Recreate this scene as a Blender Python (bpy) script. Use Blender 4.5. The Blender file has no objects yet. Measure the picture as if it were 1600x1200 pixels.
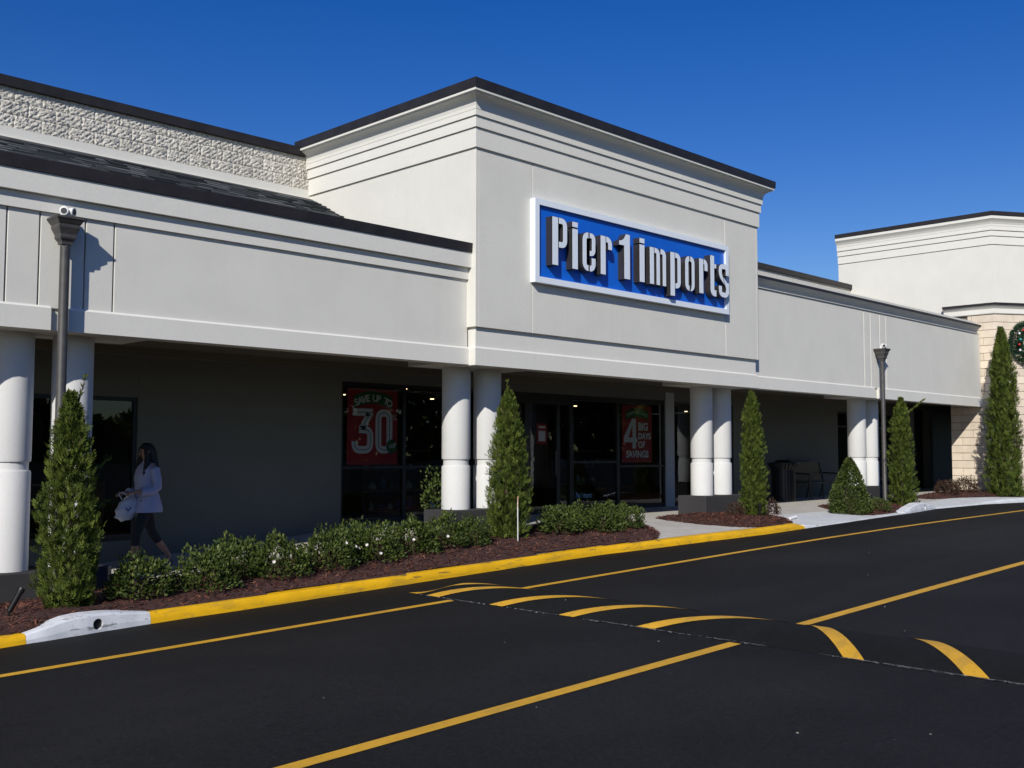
import bpy, bmesh, math, random
import numpy as np
from mathutils import Vector, Matrix
R = math.radians
scene = bpy.context.scene
col = scene.collection
random.seed(7)
rng = np.random.default_rng(11)

# ------------------------------------------------------------------ camera
CAMZ = 1.84
cam_d = bpy.data.cameras.new('camera')
cam_d.sensor_width = 36.0
cam_d.lens = 36.0 * 1636.1 / 1600.0
cam_d.clip_start = 0.05
cam_d.clip_end = 2000
cam = bpy.data.objects.new('camera', cam_d)
col.objects.link(cam)
yaw, pit, rol = R(45.363), R(3.704), R(0.099)
fw = Vector((math.sin(yaw) * math.cos(pit), math.cos(yaw) * math.cos(pit), math.sin(pit)))
rt = Vector((math.cos(yaw), -math.sin(yaw), 0))
up = rt.cross(fw)
r2 = rt * math.cos(rol) + up * math.sin(rol)
u2 = r2.cross(fw)
M = Matrix(((r2.x, u2.x, -fw.x, 0), (r2.y, u2.y, -fw.y, 0), (r2.z, u2.z, -fw.z, CAMZ), (0, 0, 0, 1)))
cam.matrix_world = M
scene.camera = cam

# ------------------------------------------------------------------ world, sun, exposure
SUN = Vector((1.68, 1.0, -1.22)).normalized()          # direction the light travels
elev = math.asin(-SUN.z)
azim = math.atan2(-SUN.x, -SUN.y)                       # from +Y towards +X
world = bpy.data.worlds.new('World')
scene.world = world
world.use_nodes = True
wn = world.node_tree.nodes
sky = wn.new('ShaderNodeTexSky')
sky.sky_type = 'NISHITA'
sky.sun_disc = False
sky.sun_elevation = elev
sky.sun_rotation = azim % (2 * math.pi)
sky.altitude = 0
sky.air_density = 1.0
sky.dust_density = 0.2
sky.ozone_density = 3.0
bg = wn['Background']
bg.inputs['Strength'].default_value = 0.075
hsv = wn.new('ShaderNodeHueSaturation')                  # the camera's saturated rendering of a clear autumn sky
hsv.inputs['Hue'].default_value = 0.522
hsv.inputs['Saturation'].default_value = 1.42
hsv.inputs['Value'].default_value = 1.25
world.node_tree.links.new(sky.outputs[0], hsv.inputs['Color'])
world.node_tree.links.new(hsv.outputs[0], bg.inputs['Color'])
sun_d = bpy.data.lights.new('sun', 'SUN')
sun_d.energy = 4.6
sun_d.angle = R(0.53)
sun_d.color = (1.0, 0.955, 0.88)
sun = bpy.data.objects.new('sun', sun_d)
sun.rotation_euler = SUN.to_track_quat('-Z', 'Y').to_euler()
sun.location = (-30, -20, 30)
col.objects.link(sun)
vs = scene.view_settings
vs.view_transform = 'Standard'
vs.look = 'None'
vs.gamma = 1.0
vs.use_curve_mapping = False
vs.exposure = 0.0
scene.cycles.max_bounces = 8
scene.cycles.transparent_max_bounces = 16

# ------------------------------------------------------------------ helpers
class MB:
    def __init__(s):
        s.v = []; s.f = []; s.m = []
    def add(s, vs, fs, m=0):
        o = len(s.v)
        s.v += [tuple(p) for p in vs]
        for f in fs:
            s.f.append(tuple(i + o for i in f)); s.m.append(m)
        return s
    def box(s, x0, x1, y0, y1, z0, z1, m=0):
        return s.add([(x0, y0, z0), (x1, y0, z0), (x1, y1, z0), (x0, y1, z0), (x0, y0, z1), (x1, y0, z1), (x1, y1, z1), (x0, y1, z1)],
                     [(0, 3, 2, 1), (4, 5, 6, 7), (0, 1, 5, 4), (1, 2, 6, 5), (2, 3, 7, 6), (3, 0, 4, 7)], m)
    def prism(s, poly, z0, z1, m=0):
        """poly in xy, counter-clockwise"""
        n = len(poly)
        vs_ = [(x, y, z0) for x, y in poly] + [(x, y, z1) for x, y in poly]
        fs = [tuple(range(n - 1, -1, -1)), tuple(range(n, 2 * n))]
        fs += [(i, (i + 1) % n, n + (i + 1) % n, n + i) for i in range(n)]
        return s.add(vs_, fs, m)
    def lathe(s, prof, n=24, c=(0, 0, 0), m=0, cap=True):
        """prof: (r,z) from bottom to top"""
        vs_ = []; fs = []
        for r, z in prof:
            for k in range(n):
                a = 2 * math.pi * k / n
                vs_.append((c[0] + r * math.cos(a), c[1] + r * math.sin(a), c[2] + z))
        for j in range(len(prof) - 1):
            for k in range(n):
                fs.append((j * n + k, j * n + (k + 1) % n, (j + 1) * n + (k + 1) % n, (j + 1) * n + k))
        if cap:
            fs.append(tuple(range(n - 1, -1, -1)))
            fs.append(tuple((len(prof) - 1) * n + k for k in range(n)))
        return s.add(vs_, fs, m)
    def tube(s, pts, r, n=8, m=0):
        pts = [Vector(p) for p in pts]
        rs = r if isinstance(r, (list, tuple)) else [r] * len(pts)
        vs_ = []; fs = []
        for i, p in enumerate(pts):
            d = (pts[min(i + 1, len(pts) - 1)] - pts[max(i - 1, 0)]).normalized()
            a = d.cross(Vector((0, 0, 1)) if abs(d.z) < .9 else Vector((1, 0, 0))).normalized()
            b = d.cross(a)
            for k in range(n):
                t = 2 * math.pi * k / n
                vs_.append(p + (a * math.cos(t) + b * math.sin(t)) * rs[i])
        for i in range(len(pts) - 1):
            for k in range(n):
                fs.append((i * n + k, i * n + (k + 1) % n, (i + 1) * n + (k + 1) % n, (i + 1) * n + k))
        fs.append(tuple(range(n - 1, -1, -1)))
        fs.append(tuple((len(pts) - 1) * n + k for k in range(n)))
        return s.add(vs_, fs, m)
    def sweep(s, prof, path, m=0):
        """closed profile (p,z) pushed out to the left-normal side of a mitred plan path (list of xy)"""
        n = len(prof); vs_ = []; fs = []
        P = [Vector(p) for p in path]
        for i, p in enumerate(P):
            ns = []
            if i > 0:
                d = (p - P[i - 1]).normalized(); ns.append(Vector((d.y, -d.x)))
            if i < len(P) - 1:
                d = (P[i + 1] - p).normalized(); ns.append(Vector((d.y, -d.x)))
            nn = ns[0] if len(ns) == 1 else (ns[0] + ns[1]) / (1 + ns[0].dot(ns[1]))
            for q, z in prof:
                vs_.append((p.x + nn.x * q, p.y + nn.y * q, z))
        for i in range(len(P) - 1):
            for k in range(n):
                fs.append((i * n + k, i * n + (k + 1) % n, (i + 1) * n + (k + 1) % n, (i + 1) * n + k))
        fs.append(tuple(range(n - 1, -1, -1))); fs.append(tuple((len(P) - 1) * n + k for k in range(n)))
        return s.add(vs_, fs, m)
    def mesh(s, name, smooth=False, fix=True):
        me = bpy.data.meshes.new(name)
        me.from_pydata(s.v, [], s.f)
        if any(s.m): me.polygons.foreach_set('material_index', s.m)
        if fix:
            bm = bmesh.new(); bm.from_mesh(me)
            bmesh.ops.recalc_face_normals(bm, faces=bm.faces)
            bm.to_mesh(me); bm.free()
        if smooth: me.polygons.foreach_set('use_smooth', [True] * len(me.polygons))
        me.update()
        return me

def link(name, data, mats=None, parent=None, loc=None, rot=None):
    o = bpy.data.objects.new(name, data)
    col.objects.link(o)
    if mats is not None and data is not None and len(data.materials) == 0:
        for m in (mats if isinstance(mats, (list, tuple)) else [mats]): data.materials.append(m)
    if parent is not None: o.parent = parent
    if loc is not None: o.location = loc
    if rot is not None: o.rotation_euler = rot
    return o
def obj(name, mb, mats, parent=None, smooth=False, bevel=0.0, loc=None, rot=None):
    o = link(name, mb.mesh(name, smooth), mats, parent, loc, rot)
    if bevel:
        b = o.modifiers.new('bevel', 'BEVEL'); b.width = bevel; b.segments = 2; b.limit_method = 'ANGLE'; b.angle_limit = R(40)
    if smooth == 'auto': autosmooth(o)
    return o
def autosmooth(o, ang=40):
    me = o.data
    me.polygons.foreach_set('use_smooth', [True] * len(me.polygons))
    bm = bmesh.new(); bm.from_mesh(me)
    for e in bm.edges:
        if len(e.link_faces) == 2 and e.calc_face_angle(0) > R(ang): e.smooth = False
    bm.to_mesh(me); bm.free()
def tag(o, label, cat, group=None):
    o['label'] = label; o['category'] = cat
    if group: o['group'] = group
    return o
def thing(name, label, cat, loc=(0, 0, 0), rotz=0, group=None):
    o = link(name, None); o.location = loc; o.rotation_euler = (0, 0, rotz); o.empty_display_size = .2
    return tag(o, label, cat, group)
def structure(o):
    o['kind'] = 'structure'; return o
def stuff(o):
    o['kind'] = 'stuff'; return o

# ------------------------------------------------------------------ materials
def mat(name, base, rough=.7, metal=0.0, spec=.5):
    m = bpy.data.materials.new(name); m.use_nodes = True
    b = m.node_tree.nodes['Principled BSDF']
    b.inputs['Base Color'].default_value = (*base, 1)
    b.inputs['Roughness'].default_value = rough
    b.inputs['Metallic'].default_value = metal
    b.inputs['Specular IOR Level'].default_value = spec
    return m
def nd(m, t, **kw):
    n = m.node_tree.nodes.new(t)
    for k, v in kw.items():
        if k in n.inputs: n.inputs[k].default_value = v
        else: setattr(n, k, v)
    return n
def lk(m, a, b): m.node_tree.links.new(a, b)
def noise_color(m, c1, c2, scale=4, detail=6, lo=.35, hi=.65, stretch=None, prev=None, fac=1.0, mode='MIX'):
    """mixes two tones by a world-position noise; chainable through prev (a colour socket)"""
    geo = nd(m, 'ShaderNodeNewGeometry')
    vec = geo.outputs['Position']
    if stretch:
        mp = nd(m, 'ShaderNodeMapping'); mp.inputs['Scale'].default_value = stretch
        lk(m, vec, mp.inputs['Vector']); vec = mp.outputs[0]
    tx = nd(m, 'ShaderNodeTexNoise', Scale=scale, Detail=detail, Roughness=.6)
    lk(m, vec, tx.inputs['Vector'])
    rp = nd(m, 'ShaderNodeMapRange'); rp.inputs['From Min'].default_value = lo; rp.inputs['From Max'].default_value = hi
    rp.inputs['To Max'].default_value = fac
    lk(m, tx.outputs[0], rp.inputs['Value'])
    mx = nd(m, 'ShaderNodeMix', data_type='RGBA', blend_type=mode)
    lk(m, rp.outputs[0], mx.inputs['Factor'])
    if prev is None: mx.inputs[6].default_value = (*c1, 1)
    else: lk(m, prev, mx.inputs[6])
    mx.inputs[7].default_value = (*c2, 1)
    lk(m, mx.outputs[2], m.node_tree.nodes['Principled BSDF'].inputs['Base Color'])
    return mx.outputs[2]
def bump(m, scale, strength, dist=.01, detail=4, kind='noise', stretch=None):
    geo = nd(m, 'ShaderNodeNewGeometry'); vec = geo.outputs['Position']
    if stretch:
        mp = nd(m, 'ShaderNodeMapping'); mp.inputs['Scale'].default_value = stretch
        lk(m, vec, mp.inputs['Vector']); vec = mp.outputs[0]
    if kind == 'noise':
        tx = nd(m, 'ShaderNodeTexNoise', Scale=scale, Detail=detail, Roughness=.65)
    else:
        tx = nd(m, 'ShaderNodeTexVoronoi', Scale=scale)
    lk(m, vec, tx.inputs['Vector'])
    bp = nd(m, 'ShaderNodeBump', Strength=strength, Distance=dist)
    lk(m, tx.outputs[0], bp.inputs['Height'])
    b = m.node_tree.nodes['Principled BSDF']
    if b.inputs['Normal'].is_linked:
        lk(m, b.inputs['Normal'].links[0].from_socket, bp.inputs['Normal'])
    lk(m, bp.outputs[0], b.inputs['Normal'])

def stucco(name, c, d=.93, streak=.25):
    m = mat(name, c, .9, spec=.2)
    dk = tuple(x * d for x in c)
    o = noise_color(m, c, dk, 1.3, 6, .35, .7)
    st = tuple(x * y for x, y in zip(c, (.80, .79, .77)))
    o = noise_color(m, None, st, 1.0, 5, .55, .85, stretch=(6, 6, .35), prev=o, fac=streak)
    o = noise_color(m, None, tuple(x * .84 for x in c), 55, 3, .5, .75, prev=o, fac=.65)
    bump(m, 160, .35, .004, 3)
    bump(m, 9, .10, .01, 3)
    return m
STUCCO = stucco('stucco_cream', (.685, .672, .612))
TRIM = stucco('trim_cream', (.70, .688, .63), .96, .18)
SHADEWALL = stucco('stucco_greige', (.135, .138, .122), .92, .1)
JAMB = stucco('jamb_paint', (.42, .42, .42), .95, .1)
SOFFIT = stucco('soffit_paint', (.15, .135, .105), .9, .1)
COLUMN = stucco('column_white', (.66, .66, .645), .93, .2)
CHARCOAL = stucco('plinth_charcoal', (.045, .044, .046), .8, .2)
BRONZE = mat('dark_bronze', (.016, .013, .014), .5, .0, .4); noise_color(BRONZE, (.016, .013, .014), (.024, .021, .021), 5, 5)
FRAMEBLK = mat('black_frame', (.008, .008, .008), .4)
POLEM = mat('pole_bronze', (.05, .048, .047), .5); noise_color(POLEM, (.045, .043, .042), (.065, .062, .058), 9, 5)
FLASH = mat('white_flashing', (.75, .74, .70), .5)
def block_mat():
    m = mat('split_face_block', (.62, .59, .52), .95, spec=.15)
    o = noise_color(m, (.66, .63, .56), (.50, .475, .41), 14, 6, .35, .7)
    oi = nd(m, 'ShaderNodeObjectInfo'); hs = nd(m, 'ShaderNodeHueSaturation')
    mr = nd(m, 'ShaderNodeMapRange'); mr.inputs['To Min'].default_value = .93; mr.inputs['To Max'].default_value = 1.06
    lk(m, oi.outputs['Random'], mr.inputs['Value']); lk(m, mr.outputs[0], hs.inputs['Value']); lk(m, o, hs.inputs['Color'])
    lk(m, hs.outputs[0], m.node_tree.nodes['Principled BSDF'].inputs['Base Color'])
    bump(m, 40, .6, .02, 6)
    return m
BLOCK = block_mat()
def stone_mat():
    m = mat('limestone', (.66, .57, .45), .85, spec=.2)
    o = noise_color(m, (.70, .61, .49), (.60, .51, .40), 3.5, 6, .35, .7)
    o = noise_color(m, None, (.52, .44, .34), 60, 3, .55, .8, prev=o, fac=.5)
    oi = nd(m, 'ShaderNodeObjectInfo'); hs = nd(m, 'ShaderNodeHueSaturation')
    mr = nd(m, 'ShaderNodeMapRange'); mr.inputs['To Min'].default_value = .90; mr.inputs['To Max'].default_value = 1.08
    lk(m, oi.outputs['Random'], mr.inputs['Value']); lk(m, mr.outputs[0], hs.inputs['Value']); lk(m, o, hs.inputs['Color'])
    lk(m, hs.outputs[0], m.node_tree.nodes['Principled BSDF'].inputs['Base Color'])
    bump(m, 50, .25, .006, 5)
    return m
STONE = stone_mat()
MORTAR = mat('mortar', (.20, .17, .14), .95)
def asphalt_mat(name='asphalt', base=(.0078, .0081, .0088), b2=(.0158, .0160, .0168)):
    m = mat(name, base, .88, spec=.16)
    o = noise_color(m, base, b2, .35, 7, .38, .68)
    o = noise_color(m, None, (.024, .024, .024), 260, 2, .60, .78, prev=o, fac=.75)
    o = noise_color(m, None, (.020, .0195, .0195), 1.0, 6, .52, .8, stretch=(.25, 2.2, 1), prev=o, fac=.6)
    o = noise_color(m, None, tuple(x * 1.9 for x in b2), 38, 5, .50, .72, prev=o, fac=.55)
    o = noise_color(m, None, tuple(x * .55 for x in base), 22, 6, .52, .70, prev=o, fac=.6)
    geo = nd(m, 'ShaderNodeNewGeometry')
    vo = nd(m, 'ShaderNodeTexVoronoi', Scale=3.1); lk(m, geo.outputs['Position'], vo.inputs['Vector'])
    mr = nd(m, 'ShaderNodeMapRange'); mr.inputs['From Min'].default_value = .022; mr.inputs['From Max'].default_value = .012
    lk(m, vo.outputs['Distance'], mr.inputs['Value'])
    mx = nd(m, 'ShaderNodeMix', data_type='RGBA'); lk(m, mr.outputs[0], mx.inputs['Factor']); lk(m, o, mx.inputs[6])
    mx.inputs[7].default_value = (.11, .105, .095, 1)
    lk(m, mx.outputs[2], m.node_tree.nodes['Principled BSDF'].inputs['Base Color'])
    bump(m, 220, .55, .006, 3)
    bump(m, 2.0, .15, .02, 4)
    return m
ASPHALT = asphalt_mat()
BUMPASPH = asphalt_mat('bump_asphalt', (.006, .0068, .0066), (.009, .0098, .0094))
def paint(name, c, wear, rough=.6, scale=30):
    m = mat(name, c, rough, spec=.35)
    o = noise_color(m, c, tuple(x * .82 for x in c), 3, 6, .35, .7)
    o = noise_color(m, None, wear, scale, 6, .60, .76, prev=o, fac=.8)
    bump(m, 120, .4, .004, 4)
    return m
LINE = paint('line_paint_yellow', (.66, .36, .025), (.12, .085, .03))
KERBY = paint('kerb_paint_yellow', (.80, .44, .004), (.30, .20, .06), .55, 9)
def scuff(m, c, stretch, lo, fac):
    b = m.node_tree.nodes['Principled BSDF']; prev = b.inputs['Base Color'].links[0].from_socket
    noise_color(m, None, c, 1.0, 7, lo, lo + .05, stretch=stretch, prev=prev, fac=fac)
scuff(KERBY, (.06, .05, .035), (3.5, 3.5, 26), .615, .7)
scuff(KERBY, (.45, .27, .02), (1.3, 8, 14), .52, .55)
scuff(LINE, (.035, .032, .028), (55, 55, 55), .64, .7)
scuff(LINE, (.40, .24, .04), (2, 9, 2), .54, .5)
KERBW = paint('kerb_white', (.66, .68, .70), (.25, .24, .23), .7, 12)
scuff(KERBW, (.10, .095, .09), (4, 4, 22), .60, .65)
CONC = paint('concrete', (.50, .475, .43), (.36, .33, .29), .85, 8)
CONCW = paint('concrete_pale', (.60, .62, .63), (.42, .38, .32), .8, 7)
DUSTM = mat('edge_dust', (.36, .36, .36), .95)
def attr_mat(name, cols, rough=.6, trans=0.0, spec=.3):
    """colour ramp over a per-piece random attribute"""
    m = mat(name, cols[0], rough, spec=spec)
    at = nd(m, 'ShaderNodeAttribute', attribute_name='rnd')
    rp = nd(m, 'ShaderNodeValToRGB')
    el = rp.color_ramp.elements
    el[0].position = 0; el[0].color = (*cols[0], 1); el[1].position = 1; el[1].color = (*cols[-1], 1)
    for i, c in enumerate(cols[1:-1]):
        e = el.new((i + 1) / (len(cols) - 1)); e.color = (*c, 1)
    lk(m, at.outputs['Fac'], rp.inputs[0])
    b = m.node_tree.nodes['Principled BSDF']
    lk(m, rp.outputs[0], b.inputs['Base Color'])
    if trans:
        tr = nd(m, 'ShaderNodeBsdfTranslucent'); mx = nd(m, 'ShaderNodeMixShader'); mx.inputs[0].default_value = trans
        hs = nd(m, 'ShaderNodeHueSaturation'); hs.inputs['Value'].default_value = 1.6
        lk(m, rp.outputs[0], hs.inputs['Color']); lk(m, hs.outputs[0], tr.inputs['Color'])
        lk(m, b.outputs[0], mx.inputs[1]); lk(m, tr.outputs[0], mx.inputs[2])
        lk(m, mx.outputs[0], m.node_tree.nodes['Material Output'].inputs['Surface'])
    return m
MULCH = mat('mulch_soil', (.055, .022, .016), .95); noise_color(MULCH, (.075, .028, .02), (.03, .012, .009), 22, 6); bump(MULCH, 60, .9, .02, 5)
CHIPS = attr_mat('mulch_chips', [(.035, .012, .009), (.085, .028, .018), (.13, .045, .028), (.20, .09, .055)], .9)
CYPRESS = attr_mat('cypress_foliage', [(.020, .030, .008), (.048, .070, .012), (.090, .120, .020), (.15, .18, .035)], .7, .15, .15)
SHRUBM = attr_mat('shrub_leaves', [(.014, .024, .007), (.034, .055, .011), (.065, .092, .018), (.13, .15, .035)], .55, .12, .22)
REDSH = attr_mat('red_shrub_leaves', [(.030, .022, .014), (.05, .028, .018), (.075, .035, .022), (.055, .06, .02)], .5, .15)
BARK = mat('bark', (.07, .045, .03), .9)
SHINGLE = attr_mat('shingle', [(.030, .034, .037), (.050, .056, .060), (.080, .088, .092), (.12, .128, .132)], .95, 0, .05)
def glass_mat():
    m = bpy.data.materials.new('storefront_glass'); m.use_nodes = True
    nt = m.node_tree; nt.nodes.clear()
    out = nt.nodes.new('ShaderNodeOutputMaterial'); mx = nt.nodes.new('ShaderNodeMixShader')
    fr = nt.nodes.new('ShaderNodeFresnel'); fr.inputs['IOR'].default_value = 1.55
    tr = nt.nodes.new('ShaderNodeBsdfTransparent'); tr.inputs['Color'].default_value = (.80, .82, .81, 1)
    gl = nt.nodes.new('ShaderNodeBsdfGlossy'); gl.inputs['Roughness'].default_value = .004; gl.inputs['Color'].default_value = (.9, .95, 1, 1)
    geo = nt.nodes.new('ShaderNodeNewGeometry'); no = nt.nodes.new('ShaderNodeTexNoise'); no.inputs['Scale'].default_value = .9; no.inputs['Detail'].default_value = 1
    bp = nt.nodes.new('ShaderNodeBump'); bp.inputs['Strength'].default_value = .045; bp.inputs['Distance'].default_value = .06
    nt.links.new(geo.outputs['Position'], no.inputs['Vector']); nt.links.new(no.outputs[0], bp.inputs['Height']); nt.links.new(bp.outputs[0], gl.inputs['Normal'])
    inv = nt.nodes.new('ShaderNodeMath'); inv.operation = 'SUBTRACT'; inv.inputs[0].default_value = 1.0      # only the outer surface of each pane mirrors
    mul = nt.nodes.new('ShaderNodeMath'); mul.operation = 'MULTIPLY'
    nt.links.new(geo.outputs['Backfacing'], inv.inputs[1]); nt.links.new(inv.outputs[0], mul.inputs[0]); nt.links.new(fr.outputs[0], mul.inputs[1])
    nt.links.new(mul.outputs[0], mx.inputs[0]); nt.links.new(tr.outputs[0], mx.inputs[1]); nt.links.new(gl.outputs[0], mx.inputs[2]); nt.links.new(mx.outputs[0], out.inputs[0])
    return m
GLASS = glass_mat()
def emis(name, c, s):
    m = mat(name, c, .5); b = m.node_tree.nodes['Principled BSDF']
    b.inputs['Emission Color'].default_value = (*c, 1); b.inputs['Emission Strength'].default_value = s
    return m
DOWNLIGHT = emis('downlight', (1, .78, .45), 5.0)

# ------------------------------------------------------------------ terrain functions
def g_road(X):
    X = np.asarray(X, float)
    a = np.where(X < 13, .025 * X, np.where(X < 22, .325 + .025 * (X - 13) - .00095 * (X - 13) ** 2, .473 + .0079 * (np.minimum(X, 40) - 22)))
    return np.where(X < -20, -.5, a)
KX = [-12, 3.5, 5, 6.2, 10.25, 12.2, 13, 16.4, 17.8, 19.5, 21.5, 23.3, 25.0, 27.7, 29.3, 32, 36, 60]
KY = [9.80, 9.86, 9.97, 9.98, 10.12, 10.14, 10.05, 9.84, 9.90, 9.97, 10.12, 10.24, 10.45, 10.31, 9.9, 8.75, 7.5, 7.5]
def yk(X): return np.interp(X, KX, KY)
def zw(X): return np.interp(X, [-12, 4.0, 7.78, 9.1, 10.7, 11.4, 22, 31, 60], [.06, .09, .325, .405, .525, .56, .57, .64, .66])
def ke(X): return np.interp(X, [-12, 3.7, 3.9, 17.55, 18.15, 22.3, 23, 27.4, 28.6, 60], [.078, .078, .112, .112, .012, .012, .03, .03, .10, .11])
def zs(X, Y):
    """paved level between the kerb and the shop wall"""
    X = np.asarray(X, float); Y = np.asarray(Y, float)
    a = g_road(X) + ke(X); k = yk(X)
    t = np.clip((Y - k - .1) / (12.4 - k - .1), 0, 1)
    return a * (1 - t) + zw(X) * t

def grid_mesh(name, xs, ys, zf):
    XX, YY = np.meshgrid(xs, ys, indexing='ij')
    Z = zf(XX, YY)
    n, k = XX.shape
    co = np.stack([XX, YY, Z], -1).reshape(-1, 3)
    idx = np.arange(n * k).reshape(n, k)
    q = np.stack([idx[:-1, :-1], idx[1:, :-1], idx[1:, 1:], idx[:-1, 1:]], -1).reshape(-1, 4)
    return np_mesh(name, co, q)
def np_mesh(name, co, quads, attr=None, smooth=False):
    me = bpy.data.meshes.new(name)
    quads = np.asarray(quads, np.int32); m = quads.shape[1]
    me.vertices.add(len(co)); me.vertices.foreach_set('co', np.asarray(co, np.float32).ravel())
    me.loops.add(quads.size); me.loops.foreach_set('vertex_index', quads.ravel())
    me.polygons.add(len(quads)); me.polygons.foreach_set('loop_start', np.arange(len(quads), dtype=np.int32) * m)
    if smooth: me.polygons.foreach_set('use_smooth', np.ones(len(quads), bool))
    me.update(calc_edges=True)
    if attr is not None:
        a = me.attributes.new('rnd', 'FLOAT', 'FACE'); a.data.foreach_set('value', np.asarray(attr, np.float32))
    return me

# ------------------------------------------------------------------ ground
xs = np.concatenate([[-600, -300, -120, -60, -30, -20], np.arange(-13, 41, .5), [44, 45, 60, 100, 200, 400, 700]])
yr = np.concatenate([[-600, -300, -120, -60, -30], np.arange(-12, 7.1, 1.0)])
XX, JJ = np.meshgrid(xs, np.arange(len(yr) + 6), indexing='ij')
YY = np.zeros_like(XX); ZZ = g_road(XX)
inb = (xs > -12.4) & (xs < 44)
for j in range(len(yr)): YY[:, j] = yr[j]
for j, (o_, dz_) in enumerate(((.08, 0), (.14, -.6), (3, -.6))):
    YY[:, len(yr) + j] = yk(xs) + o_; ZZ[:, len(yr) + j] += np.where(inb, dz_, 0)
for j, y_ in enumerate((30, 120, 700)):
    YY[:, len(yr) + 3 + j] = y_; ZZ[:, len(yr) + 3 + j] += np.where(inb, -.6, 0)
n_, k_ = XX.shape; idx = np.arange(n_ * k_).reshape(n_, k_)
road = structure(link('asphalt_road', np_mesh('asphalt_road', np.stack([XX, YY, ZZ], -1).reshape(-1, 3), np.stack([idx[:-1, :-1], idx[1:, :-1], idx[1:, 1:], idx[:-1, 1:]], -1).reshape(-1, 4), smooth=True), ASPHALT))
BX0, BX1, BH = 7.93, 8.92, .085
def bump_z(X, Y):
    t = np.clip((X - BX0) / (BX1 - BX0), 0, 1)
    e = np.clip((9.45 - Y) / .35, 0, 1); e = e * e * (3 - 2 * e)
    return g_road(X) + BH * (4 * t * (1 - t)) ** .9 * e
def line_sheet(name, x0, x1, yc, w, parent, dz=.004, n=None):
    xs_ = np.linspace(x0, x1, n or max(2, int((x1 - x0) / .5)))
    me = grid_mesh(name, xs_, np.array([yc - w / 2, yc + w / 2]), lambda X, Y: g_road(X) + dz)
    return link(name, me, LINE, parent)
line_sheet('lane_line', -14, 7.86, 8.70, .105, road)
line_sheet('lane_line', 8.93, 40, 8.70, .105, road)
line_sheet('lane_line', -14, 7.86, 5.055, .12, road)
line_sheet('lane_line', 8.93, 40, 5.055, .12, road)
# speed bump with chevron stripes
sb = thing('speed_bump', 'low black asphalt speed bump painted with yellow chevron stripes across the drive', 'speed bump', (BX0, 5, float(g_road(BX0))))
def child_world(o, parent):
    o.parent = parent; o.matrix_parent_inverse = Matrix.Translation(-Vector(parent.location)); return o
bx = np.linspace(BX0, BX1, 17)
hump = link('hump', grid_mesh('hump', bx, np.concatenate([np.arange(-3, 9.0, .25), np.arange(9.0, 9.46, .05)]), lambda X, Y: bump_z(X, Y) + .002), BUMPASPH)
hump.data.polygons.foreach_set('use_smooth', [True] * len(hump.data.polygons))
child_world(hump, sb)
def chevron(y0, y1, dy):
    us = np.linspace(0, 1, 17)
    co = []; q = []
    for i, u in enumerate(us):
        X = BX0 - .01 + (BX1 - BX0 + .02) * u
        for yb in (y0, y1):
            Y = yb + dy * u
            co.append((X, Y, float(bump_z(X, Y)) + .007))
    for i in range(16): q.append((2 * i, 2 * i + 2, 2 * i + 3, 2 * i + 1))
    o = link('chevron_stripe', np_mesh('chevron_stripe', np.array(co), q, smooth=True), LINE)
    child_world(o, sb)
for yb in (9.08, 8.06, 7.06, 6.07): chevron(yb - .1, yb + .1, -1.0 if yb < 9 else -.98)
chevron(9.36, 9.5, -.75)
for yb in (4.0, 3.04, 2.04, 1.04, .04): chevron(yb - .09, yb + .09, .93)
# pale dust gathered along the near edge of the bump
co = []; q = []; at = []
for i in range(2600):
    Y = rng.uniform(2.0, 9.4)
    if math.sin(Y * 2.3) + math.sin(Y * 5.1 + 1) + rng.normal(0, .6) < -.1: continue
    X = BX0 - abs(rng.normal(0, .018)) + .004; s = rng.uniform(.003, .011); l = s * rng.uniform(1, 4); a = rng.normal(1.57, .5)
    z = float(g_road(X)) + .003; b = len(co)
    ca, sa = math.cos(a), math.sin(a)
    for u, v, h in ((-l, -s, 0), (l, -s, 0), (l, s, .003), (-l, s, .003)): co.append((X + u * ca - v * sa, Y + u * sa + v * ca, z + h))
    q.append((b, b + 1, b + 2, b + 3))
child_world(stuff(link('grit', np_mesh('grit', np.array(co), q), DUSTM)), sb)
# loose pebbles
peb = MB()
for (x, y) in ((6.3, 2.7), (9.3, 4.2), (10.4, 4.9), (5.2, 4.9), (9.9, 3.0), (12.5, 6.1), (6.6, 6.6), (7.5, 5.6), (11.7, 7.5), (8.3, 7.4), (4.4, 6.2), (13.4, 4.3), (14.8, 7.2), (5.8, 3.3)):
    s = random.uniform(.005, .011); z = float(bump_z(x, y))
    peb.lathe([(s * .6, 0), (s, s * .3), (s * .8, s * .75), (s * .2, s)], 6, (x, y, z))
stuff(tag(obj('loose_pebbles', peb, mat('pebble', (.20, .18, .15), .9)), 'small pale pebbles scattered on the dark asphalt', 'pebbles'))

# paved area behind the kerb
xs = np.concatenate([np.arange(-12, 44, .3)])
pav = MB()
def pave(X, V):
    Y = yk(X) + .165 + V * (14.9 - yk(X) - .165)
    return Y
XX, VV = np.meshgrid(xs, np.concatenate([np.linspace(0, .5, 9), np.linspace(.55, 1, 6)]), indexing='ij')
YY = pave(XX, VV)
n_, k_ = XX.shape
co = np.stack([XX, YY, zs(XX, YY)], -1).reshape(-1, 3); idx = np.arange(n_ * k_).reshape(n_, k_)
side = structure(link('sidewalk', np_mesh('sidewalk', co, np.stack([idx[:-1, :-1], idx[1:, :-1], idx[1:, 1:], idx[:-1, 1:]], -1).reshape(-1, 4), smooth=True), CONC))
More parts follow.
